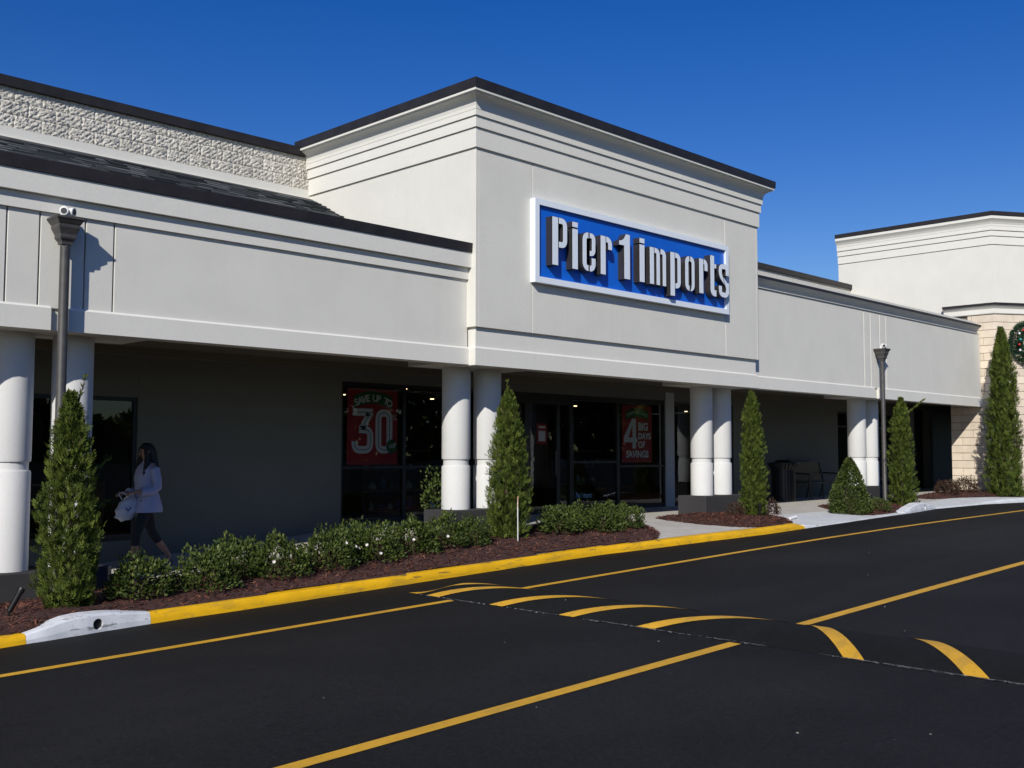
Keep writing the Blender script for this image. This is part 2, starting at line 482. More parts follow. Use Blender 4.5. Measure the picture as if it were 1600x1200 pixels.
# pale drop-kerb aprons between the beds
def apron(name, x0, x1, y0f, y1f, m, dz=.004):
    xs_ = np.linspace(x0, x1, 24)
    A, V = np.meshgrid(xs_, np.linspace(0, 1, 8), indexing='ij')
    y0 = np.array([y0f(x) for x in xs_])[:, None]; y1 = np.array([y1f(x) for x in xs_])[:, None]
    Y = y0 + V * (y1 - y0)
    n, k = A.shape; ix = np.arange(n * k).reshape(n, k)
    co_ = np.stack([A, Y, zs(A, Y) + dz], -1).reshape(-1, 3)
    return link(name, np_mesh(name, co_, np.stack([ix[:-1, :-1], ix[1:, :-1], ix[1:, 1:], ix[:-1, 1:]], -1).reshape(-1, 4), smooth=True), m, side)
apron('ramp_slab', 17.82, 22.6, lambda x: yk(x) + .06, lambda x: 11.5, CONCW)
apron('ramp_slab', 25.0, 29.6, lambda x: yk(x) + .06, lambda x: 11.45, CONCW)

# ------------------------------------------------------------------ kerb
kerb = structure(link('kerb', None))
def kerb_piece(name, x0, x1, m, hf=lambda x: .112, n=None, w=.17, back=None):
    n = n or max(3, int((x1 - x0) / .25))
    vs_ = []; fs = []
    prof = lambda h: [(0, -.10), (.004, h * .35), (.022, h * .86), (.036, h * .96), (.055, h), (w, h), (w, -.10)]
    xs_ = np.linspace(x0, x1, n)
    for x in xs_:
        gx = float(g_road(x)); y = float(yk(x))
        wob = .004 * math.sin(x * 7.3) + .003 * math.sin(x * 17.1)
        for p, z in prof(hf(x)): vs_.append((x, y + p + (wob if p < .1 else 0), gx + z))
    k = 7
    for i in range(n - 1):
        for j in range(k): fs.append((i * k + j, i * k + (j + 1) % k, (i + 1) * k + (j + 1) % k, (i + 1) * k + j))
    fs.append(tuple(range(k - 1, -1, -1))); fs.append(tuple((n - 1) * k + j for j in range(k)))
    mb = MB(); mb.add(vs_, fs)
    o = obj(name, mb, m, kerb); autosmooth(o, 50)
    return o
for a, b in ((-12, -8), (-8, -4), (-4, 0), (0, 3.755)): kerb_piece('kerb_section', a + .002, b - .002, KERBY, lambda x: .085)
cuts = [4.985, 7.4, 9.85, 12.9, 15.4, 17.80]
for a, b in zip(cuts[:-1], cuts[1:]): kerb_piece('kerb_section', a + .002, b - .002, KERBY, lambda x: .112 if x < 17.7 else .112 - .6 * (x - 17.7))
kerb_piece('kerb_section', 17.803, 18.5, KERBW, lambda x: max(.015, .07 - .08 * (x - 17.8)))
hin = lambda x: float(np.interp(x, [3.76, 3.9, 4.15, 4.32, 4.55, 4.75, 4.98], [.085, .115, .172, .182, .170, .145, .115]))
def cut_hole(o, x, z, r):
    c = MB(); c.tube([(x, float(yk(x)) - .2, z), (x, float(yk(x)) + .12, z)], r, 24)
    co_ = link('cutter', c.mesh('cutter'))
    bo = o.modifiers.new('b', 'BOOLEAN'); bo.object = co_; bo.operation = 'DIFFERENCE'; bo.solver = 'EXACT'
    dg = bpy.context.evaluated_depsgraph_get(); dg.update()
    me = bpy.data.meshes.new_from_object(o.evaluated_get(dg))
    o.modifiers.clear(); o.data = me
    bpy.data.objects.remove(co_)
    for p in me.polygons: p.use_smooth = False
DRAIN = mat('drain_dark', (.012, .012, .012), .9)
def inlet(x0, x1, hf, hx, r):
    o = kerb_piece('drain_outlet', x0, x1, KERBW, hf, 20, .24)
    hz = float(g_road(hx)) + .075
    cut_hole(o, hx, hz, r)
    p = MB(); y = float(yk(hx))
    p.tube([(hx, y + .05, hz), (hx, y + .115, hz)], r * .985, 20)
    obj('drain_throat', p, DRAIN, o)
inlet(3.757, 4.983, hin, 4.44, .052)
inlet(22.75, 25.0, lambda x: float(np.interp(x, [22.7, 23.2, 23.7, 24.1, 24.6, 25], [.03, .13, .19, .19, .13, .04])), 24.15, .05)
kerb_piece('kerb_section', 29.3, 36, KERBW, lambda x: .11)
kerb_piece('kerb_section', 18.503, 22.745, CONCW, lambda x: .021)
kerb_piece('kerb_section', 25.003, 29.297, CONCW, lambda x: float(ke(x)) + .008)

# ------------------------------------------------------------------ mulch beds
def poly_dist(px, py, poly):
    P = np.array(poly); Q = np.roll(P, -1, 0)
    d = np.full(px.shape, 1e9); ins = np.zeros(px.shape, bool)
    for (ax, ay), (bx_, by) in zip(P, Q):
        ex, ey = bx_ - ax, by - ay
        t = np.clip(((px - ax) * ex + (py - ay) * ey) / (ex * ex + ey * ey), 0, 1)
        d = np.minimum(d, np.hypot(px - ax - t * ex, py - ay - t * ey))
        c = ((ay > py) != (by > py)) & (px < (bx_ - ax) * (py - ay) / (by - ay + 1e-12) + ax)
        ins ^= c
    return d, ins
def vnoise(x, y):
    return (np.sin(x * 3.1 + 1.3 * np.sin(y * 2.2)) * np.sin(y * 3.7 + 1.1 * np.sin(x * 1.9)) + .5 * np.sin(x * 7.7 + y * 5.1) * np.sin(y * 8.3 - x * 3.3))
beds = []
def bed_z(X, Y):
    X = np.asarray(X, float); Y = np.asarray(Y, float)
    z = zs(X, Y)
    for poly, md in BEDS:
        d, i = poly_dist(X, Y, poly)
        z = np.where(i, zs(X, Y) + .006 + md * np.clip(d / .45, 0, 1) ** .7 + .012 * vnoise(X * 1.7, Y * 1.7) * np.clip(d / .2, 0, 1), z)
    return z
kx = [x for x in KX]
b1 = [(-9, 12.35), (-9, float(yk(-9)) + .13)] + [(x, float(yk(x)) + .13) for x in np.arange(-8, 13.6, .25)] + [(13.75, 10.27), (14.3, 10.65), (14.9, 11.3), (15.2, 11.8), (15.3, 12.35)]
b2 = [(16.45, 12.35), (16.2, 11.9), (16.0, 11.0), (16.1, 10.3)] + [(x, float(yk(x)) + .14) for x in (16.3, 17, 17.5)] + [(17.85, 10.25), (18.5, 10.55), (19.0, 11.0), (19.2, 11.6), (19.2, 12.35)]
b3 = [(22.7, 12.3), (21.75, 11.4), (21.25, 10.7), (21.5, 10.35), (22.6, 10.36), (23.3, 10.48), (25.0, 10.7), (25.5, 11.3), (25.6, 12.3)]
b4 = [(27.7, 12.35), (27.75, 11.7), (28.6, 11.25), (29.6, 10.75), (31, 9.75), (33.2, 8.62), (36.5, 7.72), (36.5, 8.4), (35.3, 8.5), (31.12, 11.17), (31.12, 12.5)]
BEDS = [(b1, .075), (b2, .075), (b3, .07), (b4, .12)]
def make_bed(poly, cell=.07, chips=9000, lbl=''):
    P = np.array(poly)
    x = np.arange(P[:, 0].min(), P[:, 0].max() + cell, cell); y = np.arange(P[:, 1].min(), P[:, 1].max() + cell, cell)
    X, Y = np.meshgrid(x, y, indexing='ij')
    cx = (X[:-1, :-1] + X[1:, 1:]) / 2; cy = (Y[:-1, :-1] + Y[1:, 1:]) / 2
    d, ins = poly_dist(cx, cy, poly)
    Z = bed_z(X, Y)
    n, k = X.shape; ix = np.arange(n * k).reshape(n, k)
    q = np.stack([ix[:-1, :-1], ix[1:, :-1], ix[1:, 1:], ix[:-1, 1:]], -1)[ins]
    bed = structure(link('mulch_bed', np_mesh('mulch_bed', np.stack([X, Y, Z], -1).reshape(-1, 3), q, smooth=True), MULCH))
    # shredded bark chips
    px = rng.uniform(P[:, 0].min(), P[:, 0].max(), chips * 3); py = rng.uniform(P[:, 1].min(), P[:, 1].max(), chips * 3)
    d, ins = poly_dist(px, py, poly)
    px, py = px[ins][:chips], py[ins][:chips]
    pz = bed_z(px, py); m = len(px)
    L = rng.uniform(.012, .045, m); W = rng.uniform(.003, .009, m); A = rng.uniform(0, 6.28, m)
    ax = np.stack([np.cos(A), np.sin(A), rng.normal(.15, .35, m)], -1); sx = np.stack([-np.sin(A), np.cos(A), rng.normal(0, .4, m)], -1)
    c = np.stack([px, py, pz + .006], -1)
    v = np.stack([c - ax * L[:, None] - sx * W[:, None], c + ax * L[:, None] - sx * W[:, None] * .6, c + ax * L[:, None] + sx * W[:, None] * .6, c - ax * L[:, None] + sx * W[:, None]], 1).reshape(-1, 3)
    stuff(link('wood_chips', np_mesh('wood_chips', v, np.arange(4 * m).reshape(-1, 4), rng.uniform(0, 1, m) ** 1.3), CHIPS, bed))
    return bed
make_bed(b1, .07, 30000); make_bed(b2, .06, 5000); make_bed(b3, .06, 5000); make_bed(b4, .08, 6000)
# ------------------------------------------------------------------ the store building
store = thing('store_building', 'long cream stucco shopfront building with canopy, raised centre block and paired white columns', 'building', (10.8, 13, .5))
def part(name, mb, m, parent=None, bevel=0.0, smooth=False):
    o = obj(name, mb, m, None, smooth, bevel)
    p = parent or store
    o.parent = p
    if p.parent is None: o.matrix_parent_inverse = Matrix.Translation(-Vector(p.location))
    return o
def bpart(name, x0, x1, y0, y1, z0, z1, m, parent=None, bevel=0.0):
    return part(name, MB().box(x0, x1, y0, y1, z0, z1), m, parent, bevel)
FY = 11.60                # fascia plane of the wings
PX0, PX1, PY = 10.77, 18.75, 11.41
XL, XR = -6.0, 31.08      # ends of the building
PITCH = 6.58
PAIRS = [10.83 + PITCH * k for k in (-2, -1, 0, 1, 2)]
def wing(x0, x1, side):
    left = side == 'l'
    ztop = 4.452 if left else 5.27
    # stucco panels with open joints above every pair of columns
    xj = [x0]
    for p in PAIRS:
        if x0 + .3 < p and p < x1 - .3 and not (PX0 - 1 < p < PX1):
            a = p - .18
            xj += [a, a + .345, a + .845, a + 1.18]
    xj.append(x1)
    bpart('fascia_core', x0 + .01, x1 - .01, FY + .05, FY + .34, 3.17, ztop + .35, STUCCO)
    for a, b in zip(xj[:-1], xj[1:]):
        bpart('fascia_panel', a + .009, b - .009, FY, FY + .06, 3.40, ztop, STUCCO, bevel=.006)
    # bottom band, notched where a downpipe passes
    no = [x0] + [v for p in PAIRS if x0 < p < x1 and not (PX0 - 1 < p < PX1) for v in (p + .30, p + .49)] + [x1]
    for i in range(0, len(no) - 1, 2):
        mb = MB()
        prof = [(-.07, 3.157), (.032, 3.157), (.032, 3.398), (0.0, 3.424), (-.07, 3.424)]
        mb.sweep(prof, [(no[i], FY), (no[i + 1], FY)])
        part('ledge_band', mb, TRIM)
    if left:
        part('moulding_band', MB().sweep([(-.05, 4.452), (.036, 4.452), (.036, 4.625), (-.05, 4.625)], [(x0, FY), (x1, FY)]), TRIM)
        part('moulding_band', MB().sweep([(-.05, 4.629), (.098, 4.629), (.098, 4.858), (-.05, 4.858)], [(x0, FY), (x1, FY)]), TRIM)
        part('roof_edge', MB().sweep([(-.05, 4.862), (.118, 4.862), (.126, 5.0), (.09, 5.0), (-.05, 4.98)], [(x0, FY), (x1 - .02, FY)]), BRONZE)
    else:
        pr = [(-.05, 5.274), (.03, 5.274), (.032, 5.30), (.045, 5.33), (.075, 5.37), (.115, 5.41), (.145, 5.435), (.15, 5.445), (-.05, 5.445)]
        part('cornice', MB().sweep(pr, [(x0, FY), (x1 - .3, FY)]), TRIM)
        part('roof_edge', MB().sweep([(-.4, 5.448), (.162, 5.448), (.162, 5.50), (-.4, 5.51)], [(x0, FY), (x1 - .28, FY)]), BRONZE)
wing(XL, PX0 + .02, 'l')
wing(PX1 - .02, XR, 'r')
bpart('flat_roof', PX1 - .02, XR, FY + .4, 15.6, 5.30, 5.40, CHARCOAL)
# left lean-to roof: shingles in staggered courses
RY0, RZ0, RY1, RZ1 = 12.00, 4.53, 15.74, 6.40
part('roof_deck', MB().add([(XL, RY0, RZ0), (PX0 - .01, RY0, RZ0), (PX0 - .01, RY1, RZ1), (XL, RY1, RZ1), (XL, RY0 + .1, RZ0 - .12), (PX0 - .01, RY0 + .1, RZ0 - .12), (PX0 - .01, RY1, RZ1 - .15), (XL, RY1, RZ1 - .15)],
     [(0, 1, 2, 3), (7, 6, 5, 4), (0, 4, 5, 1), (3, 2, 6, 7), (0, 3, 7, 4), (1, 5, 6, 2)]), BRONZE)
co = []; q = []; at = []
sl = Vector((0, RY1 - RY0, RZ1 - RZ0)); ln = sl.length; sl.normalize(); nr = Vector((0, -sl.z, sl.y))
rows = int(ln / .145)
for r_ in range(rows):
    x = XL - random.uniform(0, .3)
    while x < PX0 - .03:
        w = random.choice((.18, .26, .34, .5)); x1 = min(x + w, PX0 - .03); th = random.choice((.006, .010, .022))
        a = max(x + .003, XL)
        b0 = Vector((0, RY0, RZ0)) + sl * (r_ * .145); b1_ = b0 + sl * .16
        b = len(co)
        if x1 - a > .02:
            for X, bb, h in ((a, b0, th + .008), (x1, b0, th + .008), (x1, b1_, .004), (a, b1_, .004), (a, b0, .001), (x1, b0, .001)):
                p = bb + nr * h; co.append((X, p.y, p.z))
            q += [(b, b + 1, b + 2, b + 3), (b + 4, b + 5, b + 1, b)]
            t = random.random(); at += [t, random.choice((0, .05, .15, .45, .6, .75, .9))]  # low picks on the butt faces paint in shadow dashes along the courses
        x = x1
q = [f if len(set(f)) == 4 else f for f in q]
me = bpy.data.meshes.new('shingles'); me.from_pydata(co, [], [tuple(dict.fromkeys(f)) for f in q]); me.update()
a_ = me.attributes.new('rnd', 'FLOAT', 'FACE'); a_.data.foreach_set('value', at)
o = stuff(link('shingles', me, SHINGLE)); o.parent = store; o.matrix_parent_inverse = Matrix.Translation(-Vector(store.location))

# upper rear wall of split-face block
BY = 15.80
bpart('parapet_wall', XL, PX0 + .02, BY + .03, BY + .3, 5.0, 7.16, BLOCK)
bpart('parapet_wall', PX1 - .02, 31.2, BY - .2, BY + .1, 5.0, 7.02, BLOCK)
bpart('smooth_band', XL, PX0, BY - .012, BY + .1, 6.405, 6.565, TRIM)
bpart('flashing', XL, PX0, BY - .05, BY + .05, 6.37, 6.40, FLASH)
for x0, x1, z0, z1, y in ((XL, PX0 + .05, 7.165, 7.31, BY), (PX1 - .05, 31.45, 7.02, 7.17, BY - .2)):
    part('roof_edge', MB().sweep([(-.35, z0), (.055, z0), (.06, z1), (-.35, z1 - .02)], [(x0, y), (x1, y)]), BRONZE)
def rough_block(seed, L=.398, H=.198):
    r = np.random.default_rng(seed); nx, nz = 23, 12
    u = np.linspace(0, L, nx); w = np.linspace(0, H, nz)
    U, Wm = np.meshgrid(u, w, indexing='ij')
    d = -(.010 + .022 * r.random(U.shape) ** 1.5 + .006 * np.sin(U * 60 + seed) * np.sin(Wm * 77 + seed * 2))
    e = np.minimum(np.minimum(U, L - U), np.minimum(Wm, H - Wm)); d *= np.clip(.35 + e / .02, 0, 1)
    ju = r.normal(0, .005, U.shape); jw = r.normal(0, .004, U.shape)
    for j in (ju, jw): j[0, :] = j[-1, :] = 0; j[:, 0] = j[:, -1] = 0
    ix = np.arange(nx * nz).reshape(nx, nz)
    qq = np.stack([ix[:-1, :-1], ix[1:, :-1], ix[1:, 1:], ix[:-1, 1:]], -1).reshape(-1, 4)
    tri = np.concatenate([qq[:, [0, 1, 2]], qq[:, [0, 2, 3]]])
    me = np_mesh('block', np.stack([U + ju, d, Wm + jw], -1).reshape(-1, 3), tri)
    me.materials.append(BLOCK); return me
BM = [rough_block(k) for k in range(6)]
inv_store = Matrix.Translation(-Vector(store.location))
for r_ in range(3):
    x = 4.0 - (.2 if r_ % 2 else 0)
    while x < PX0 - .02:
        o = link('block', random.choice(BM), None, store); o.matrix_parent_inverse = inv_store
        o.location = (x, BY + .028, 6.568 + .2 * r_)
        if x + .396 > PX0: o.scale = (max(.05, (PX0 - x - .004) / .396), 1, 1)
        x += .4

# raised centre block
LOOP = [(PX0, BY + .1), (PX0, PY), (PX1, PY), (PX1, BY + .1)]
part('portico_core', MB().box(PX0 + .07, PX1 - .07, PY + .125, BY + .08, 3.48, 7.28), STUCCO)
bpart('fascia_core', PX0 + .125, PX1 - .125, PY + .125, FY + .34, 3.17, 3.478, STUCCO)
bpart('backing_wall', PX0 + .06, PX1 - .06, PY + .061, PY + .124, 3.73, 7.28, STUCCO)
for a, b in ((PX0 + .058, 12.015), (12.015, 17.54), (17.54, PX1 - .058)):
    bpart('wall_panel', a + (.006 if a > 11 else 0), b - (.006 if b < 18 else 0), PY, PY + .06, 3.725, 6.47, STUCCO, bevel=.004)
bpart('wall_panel', PX0, PX0 + .056, PY, BY + .1, 3.725, 6.47, STUCCO, bevel=.004)
bpart('wall_panel', PX1 - .056, PX1, PY, BY + .1, 3.725, 6.47, STUCCO, bevel=.004)
SLOOP = [(PX0, FY + .32), (PX0, PY), (PX1, PY), (PX1, FY + .32)]
part('recessed_band', MB().sweep([(-.12, 3.42), (-.05, 3.42), (-.05, 3.722), (-.12, 3.722)], SLOOP), TRIM)
part('ledge_band', MB().sweep([(-.12, 3.145), (-.018, 3.145), (-.018, 3.402), (-.048, 3.43), (-.12, 3.43)], SLOOP), TRIM)
for z0, z1, p in ((6.47, 6.768, .032), (6.772, 6.938, .060), (6.942, 7.03, .086)):
    part('moulding_band', MB().sweep([(-.03, z0), (p, z0), (p, z1), (-.03, z1)], LOOP), TRIM)
part('cornice', MB().sweep([(-.03, 7.034), (.089, 7.034), (.092, 7.085), (.105, 7.135), (.135, 7.175), (.18, 7.205), (.225, 7.222), (.230, 7.24), (.262, 7.245), (.262, 7.285), (-.03, 7.285)], LOOP), TRIM)
part('roof_edge', MB().sweep([(-.3, 7.288), (.278, 7.288), (.283, 7.425), (-.3, 7.40)], LOOP), BRONZE)
bpart('flat_roof', PX0 + .1, PX1 - .1, PY + .1, BY + .05, 7.30, 7.36, CHARCOAL)

# canopy underside
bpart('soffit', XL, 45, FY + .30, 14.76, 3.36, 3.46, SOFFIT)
WY = 14.70
for p in PAIRS:
    bpart('column_cap_block', p - .42, p + 1.55, FY + .02, 12.55, 3.162, 3.37, STUCCO)
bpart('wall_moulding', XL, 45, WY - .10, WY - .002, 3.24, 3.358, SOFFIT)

# columns and plinths
BASEZ = [.42, .515, .942, .970, 1.007]
CPAIRS = [11.107 + 6.72 * k for k in (-2, -1, 0, 1, 2)]; CY = 12.20
for p, bz in zip(CPAIRS, BASEZ):
    fl = float(zs(p, 11.9)) - .25
    part('plinth', MB().box(p - .385, p + 1.05, 11.85, 12.52, fl, bz), CHARCOAL, bevel=.012)
    for dx in (0, .68):
        mb = MB()
        mb.lathe([(.226, bz + .002), (.226, 1.600), (.218, 1.622), (.200, 1.626), (.200, 1.716), (.218, 1.72), (.226, 1.742), (.226, 3.165)], 20, (p + dx, CY, 0))
        o = part('column', mb, COLUMN); autosmooth(o, 35)

# ------------------------------------------------------------------ shopfront wall
OPEN = [(1.6, 7.08, .55, 2.63), (10.73, 20.03, .575, 3.05), (20.36, 22.9, .575, 3.03), (28.4, 33.2, .62, 3.05)]
xs_ = [XL] + [v for o_ in OPEN for v in o_[:2]] + [33.6]
for a, b in zip(xs_[::2], xs_[1::2]):
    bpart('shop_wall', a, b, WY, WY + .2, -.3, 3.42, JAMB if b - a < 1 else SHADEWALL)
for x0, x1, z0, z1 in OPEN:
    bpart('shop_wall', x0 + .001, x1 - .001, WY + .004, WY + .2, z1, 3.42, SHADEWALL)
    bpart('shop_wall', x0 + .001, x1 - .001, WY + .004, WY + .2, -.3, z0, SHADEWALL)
def window(x0, x1, z0, z1, mull, rails, head=0.0):
    fr = MB(); y0, y1 = WY + .03, WY + .12; t = .055
    fr.box(x0 + .002, x0 + t, y0, y1, z0 + .002, z1 - .002); fr.box(x1 - t, x1 - .002, y0, y1, z0 + .002, z1 - .002)
    fr.box(x0 + t, x1 - t, y0 + .002, y1, z0 + .002, z0 + .09); fr.box(x0 + t, x1 - t, y0 + .002, y1, z1 - .06 - head, z1 - .002)
    w = part('window', fr, FRAMEBLK)
    edges = [x0 + t / 2] + [m for m, _ in mull] + [x1 - t / 2]
    wd = [t] + [k for _, k in mull] + [t]
    for m_, k in mull: bpart('mullion', m_ - k / 2, m_ + k / 2, y0 + .004, y1, z0 + .09, z1 - .06 - head, FRAMEBLK, w)
    for i in range(len(edges) - 1):
        a = edges[i] + wd[i] / 2 + .001; b = edges[i + 1] - wd[i + 1] / 2 - .001
        zr = [z0 + .09] + [r for r in rails.get(i, [])] + [z1 - .06 - head]
        for r in rails.get(i, []): bpart('rail', a, b, y0 + .006, y1, r - .025, r + .025, FRAMEBLK, w)
        for k in range(len(zr) - 1):
            lo = zr[k] + (.027 if k else .001); hi = zr[k + 1] - (.027 if k < len(zr) - 2 else .001)
            bpart('pane', a, b, y0 + .035, y0 + .047, lo, hi, GLASS, w)
    return w
window(*OPEN[0], [(4.3, .05)], {})
window(10.73, 14.95, OPEN[1][2], OPEN[1][3], [(12.15, .07), (13.55, .07)], {0: [1.56], 1: [1.56], 2: [1.56]})
dw = window(14.955, 16.72, OPEN[1][2], OPEN[1][3], [(15.38, .17), (16.31, .11)], {}, .16)
h = MB(); h.tube([(16.16, WY - .03, 1.35), (16.16, WY - .03, 1.85)], .014); h.box(16.15, 16.17, WY - .03, WY + .04, 1.38, 1.41); h.box(16.15, 16.17, WY - .03, WY + .04, 1.79, 1.82)
part('door_handle', h, POLEM, dw)
dw.name = 'door'
window(16.725, 20.03, OPEN[1][2], OPEN[1][3], [(18.3, .10)], {0: [1.62], 1: [1.52]}, .05)
window(*OPEN[2], [(21.7, .06)], {})
window(*OPEN[3], [(30.6, .08), (32.0, .08)], {0: [2.6], 1: [2.6]})
# darker arcade beyond
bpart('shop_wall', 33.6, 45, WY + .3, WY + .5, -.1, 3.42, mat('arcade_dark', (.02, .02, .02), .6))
bpart('door_post', 34.9, 35.15, WY + .05, WY + .29, .5, 3.3, SHADEWALL)
# dim interior
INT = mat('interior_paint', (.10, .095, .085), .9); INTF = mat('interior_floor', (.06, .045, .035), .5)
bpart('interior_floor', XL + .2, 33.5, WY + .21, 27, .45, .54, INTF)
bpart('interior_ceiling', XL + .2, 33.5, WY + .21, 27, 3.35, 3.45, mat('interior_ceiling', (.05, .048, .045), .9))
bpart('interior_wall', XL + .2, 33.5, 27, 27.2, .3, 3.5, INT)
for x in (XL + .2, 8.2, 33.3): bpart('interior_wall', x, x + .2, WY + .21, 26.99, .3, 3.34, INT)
bpart('main_roof', XL, 31.3, BY + .31, 27.4, 6.95, 7.05, CHARCOAL)
dl = MB(); dl.lathe([(.055, -.02), (.055, 0)], 14)
DLM = dl.mesh('ceiling_light'); DLM.materials.append(DOWNLIGHT)
for x in np.arange(9.6, 32, 3.1):
    for y in (16.6, 19.4, 22.6):
        o = link('ceiling_light', DLM, None, store); o.matrix_parent_inverse = inv_store; o.location = (x + .17 * y, y, 3.348)
# shelving and goods seen dimly through the glass
GOODS = [mat('goods_%d' % i, c, .6) for i, c in enumerate([(.25, .10, .06), (.10, .16, .22), (.30, .27, .20), (.12, .05, .12), (.06, .12, .07)])]
WOODM = mat('shelf_wood', (.10, .06, .035), .6)
def display(x, y, w, d, hts, label):
    t = thing('display_shelf', label, 'shelf', (x, y, .54))
    for sx in (0, w - .03): obj('side_panel', MB().box(sx, sx + .03, 0, d, 0, hts[-1] + .04), WOODM, t)
    for hz in hts: obj('shelf_board', MB().box(.031, w - .031, .002, d - .002, hz, hz + .03), WOODM, t)
    for hz in hts[:-1]:
        xx = .06
        while xx < w - .25:
            s = random.uniform(.1, .2); hh = random.uniform(.1, .26)
            mb = MB(); mb.lathe([(s * .32, 0), (s * .5, hh * .3), (s * .42, hh * .7), (s * .2, hh * .85), (s * .28, hh)], 10, (xx + s / 2, d / 2, hz + .031))
            obj('vase', mb, random.choice(GOODS), t, smooth=True); xx += s + random.uniform(.03, .12)
display(5.0, 15.35, 1.9, .4, [.1, .45, .80], 'low wooden display shelf of vases behind the window beside the walking person')
display(12.5, 16.4, 1.7, .4, [.1, .5, .9, 1.3], 'tall wooden display shelf of vases behind the window right of the 30 percent poster')
display(19.0, 17.2, 1.9, .4, [.1, .5, .9, 1.3], 'tall wooden display shelf of vases behind the big days of savings poster')

# ------------------------------------------------------------------ corner tower
TX = 31.10
c0 = Vector((TX, 11.19)); cd = Vector((.842, -.539)); c1 = c0 + cd * 5.0; c2 = c1 + Vector((7, 0))
tower = thing('corner_tower_building', 'taller cream building with faceted corner, tan limestone base and dark roof edge', 'building', (35, 12, .6))
inv_t = Matrix.Translation(-Vector(tower.location))
def tpart(name, mb, m, bevel=0.0): return part(name, mb, m, tower, bevel)
TP = [(TX + .06, 16.0), (c0.x + .06, c0.y + .05), (c1.x + .03, c1.y + .06), (c2.x, c1.y + .06)]
tpart('upper_wall', MB().prism([(TX + .06, 16.0), (c0.x + .06, c0.y + .05), (c1.x + .03, c1.y + .06), (c2.x, c1.y + .06), (c2.x, 16.0)], 5.9, 8.62), STUCCO)
TLOOP = TP
for z0, z1, p in ((7.88, 8.12, .03), (8.124, 8.28, .06), (8.284, 8.40, .09)):
    tpart('moulding_band', MB().sweep([(-.03, z0), (p, z0), (p, z1), (-.03, z1)], TLOOP), TRIM)
tpart('cornice', MB().sweep([(-.03, 8.404), (.095, 8.404), (.10, 8.46), (.13, 8.52), (.17, 8.57), (.20, 8.60), (.20, 8.68), (-.03, 8.68)], TLOOP), TRIM)
tpart('roof_edge', MB().sweep([(-.3, 8.684), (.21, 8.684), (.215, 8.81), (-.3, 8.79)], TLOOP), BRONZE)
BL = [(TX, 12.62), (c0.x, c0.y), (c1.x, c1.y), (c2.x, c1.y)]
tpart('cornice', MB().sweep([(-.2, 5.84), (.02, 5.84), (.035, 5.86), (.035, 5.99), (.10, 6.06), (.12, 6.08), (-.2, 6.08)], BL), TRIM)
tpart('roof_edge', MB().sweep([(-.2, 6.084), (.14, 6.084), (.14, 6.15), (-.2, 6.15)], BL), BRONZE)
inn = lambda P, d: (P[0] + d[0], P[1] + d[1])
tpart('base_core', MB().prism([(TX + .06, 16.0), (TX + .06, c0.y + .05), (c1.x + .03, c1.y + .07), (c2.x, c1.y + .07), (c2.x, 16.0)], 3.42, 5.88), MORTAR)
tpart('base_core', MB().prism([(TX + .06, 12.44), (TX + .06, c0.y + .05), (c1.x + .03, c1.y + .07), (c2.x, c1.y + .07), (c2.x, c1.y + .5), (c1.x + .3, c1.y + .5), (TX + .5, c0.y + .45), (TX + .5, 12.44)], .3, 3.418), MORTAR)
def stone_mesh(L, H=.212, T=.07, b=.006):
    m = MB()
    m.add([(0, b, 0), (L, b, 0), (L, b, H), (0, b, H), (b, 0, b), (L - b, 0, b), (L - b, 0, H - b), (b, 0, H - b), (0, T, 0), (L, T, 0), (L, T, H), (0, T, H)],
          [(4, 5, 6, 7), (0, 1, 5, 4), (1, 2, 6, 5), (2, 3, 7, 6), (3, 0, 4, 7), (8, 9, 1, 0), (9, 10, 2, 1), (10, 11, 3, 2), (11, 8, 0, 3)])
    me = m.mesh('stone_block'); me.materials.append(STONE); return me
SB = {}
def stone_row(A, B, z, shift, H=.212, extra=True):
    A = Vector(A); B = Vector(B); d = B - A; L = d.length; d.normalize(); ang = math.atan2(d.y, d.x)
    x = 0.0; first = True; full = .640
    while x < L - .02:
        w = (shift if first and shift else full); first = False
        w = min(w, L - x)
        key = (round(w - .008, 3), H)
        if key not in SB: SB[key] = stone_mesh(max(.03, w - .008), H)
        o = link('stone_block', SB[key], None, tower); o.matrix_parent_inverse = inv_t
        o.location = (A.x + d.x * (x + .004), A.y + d.y * (x + .004), z); o.rotation_euler = (0, 0, ang)
        x += w
rows = 24
for r_ in range(rows):
    z = .50 + .222 * r_
    if z + .2 > 5.84: break
    sh = .32 if r_ % 2 else 0
    ya = 12.5 if z < 3.2 else 11.95
    stone_row((TX, ya), (TX, c0.y), z, sh if ya == 12.5 else (.12 if r_ % 2 else .44))
    stone_row((c0.x, c0.y), (c1.x, c1.y), z, (.32 if r_ % 2 == 0 else 0))
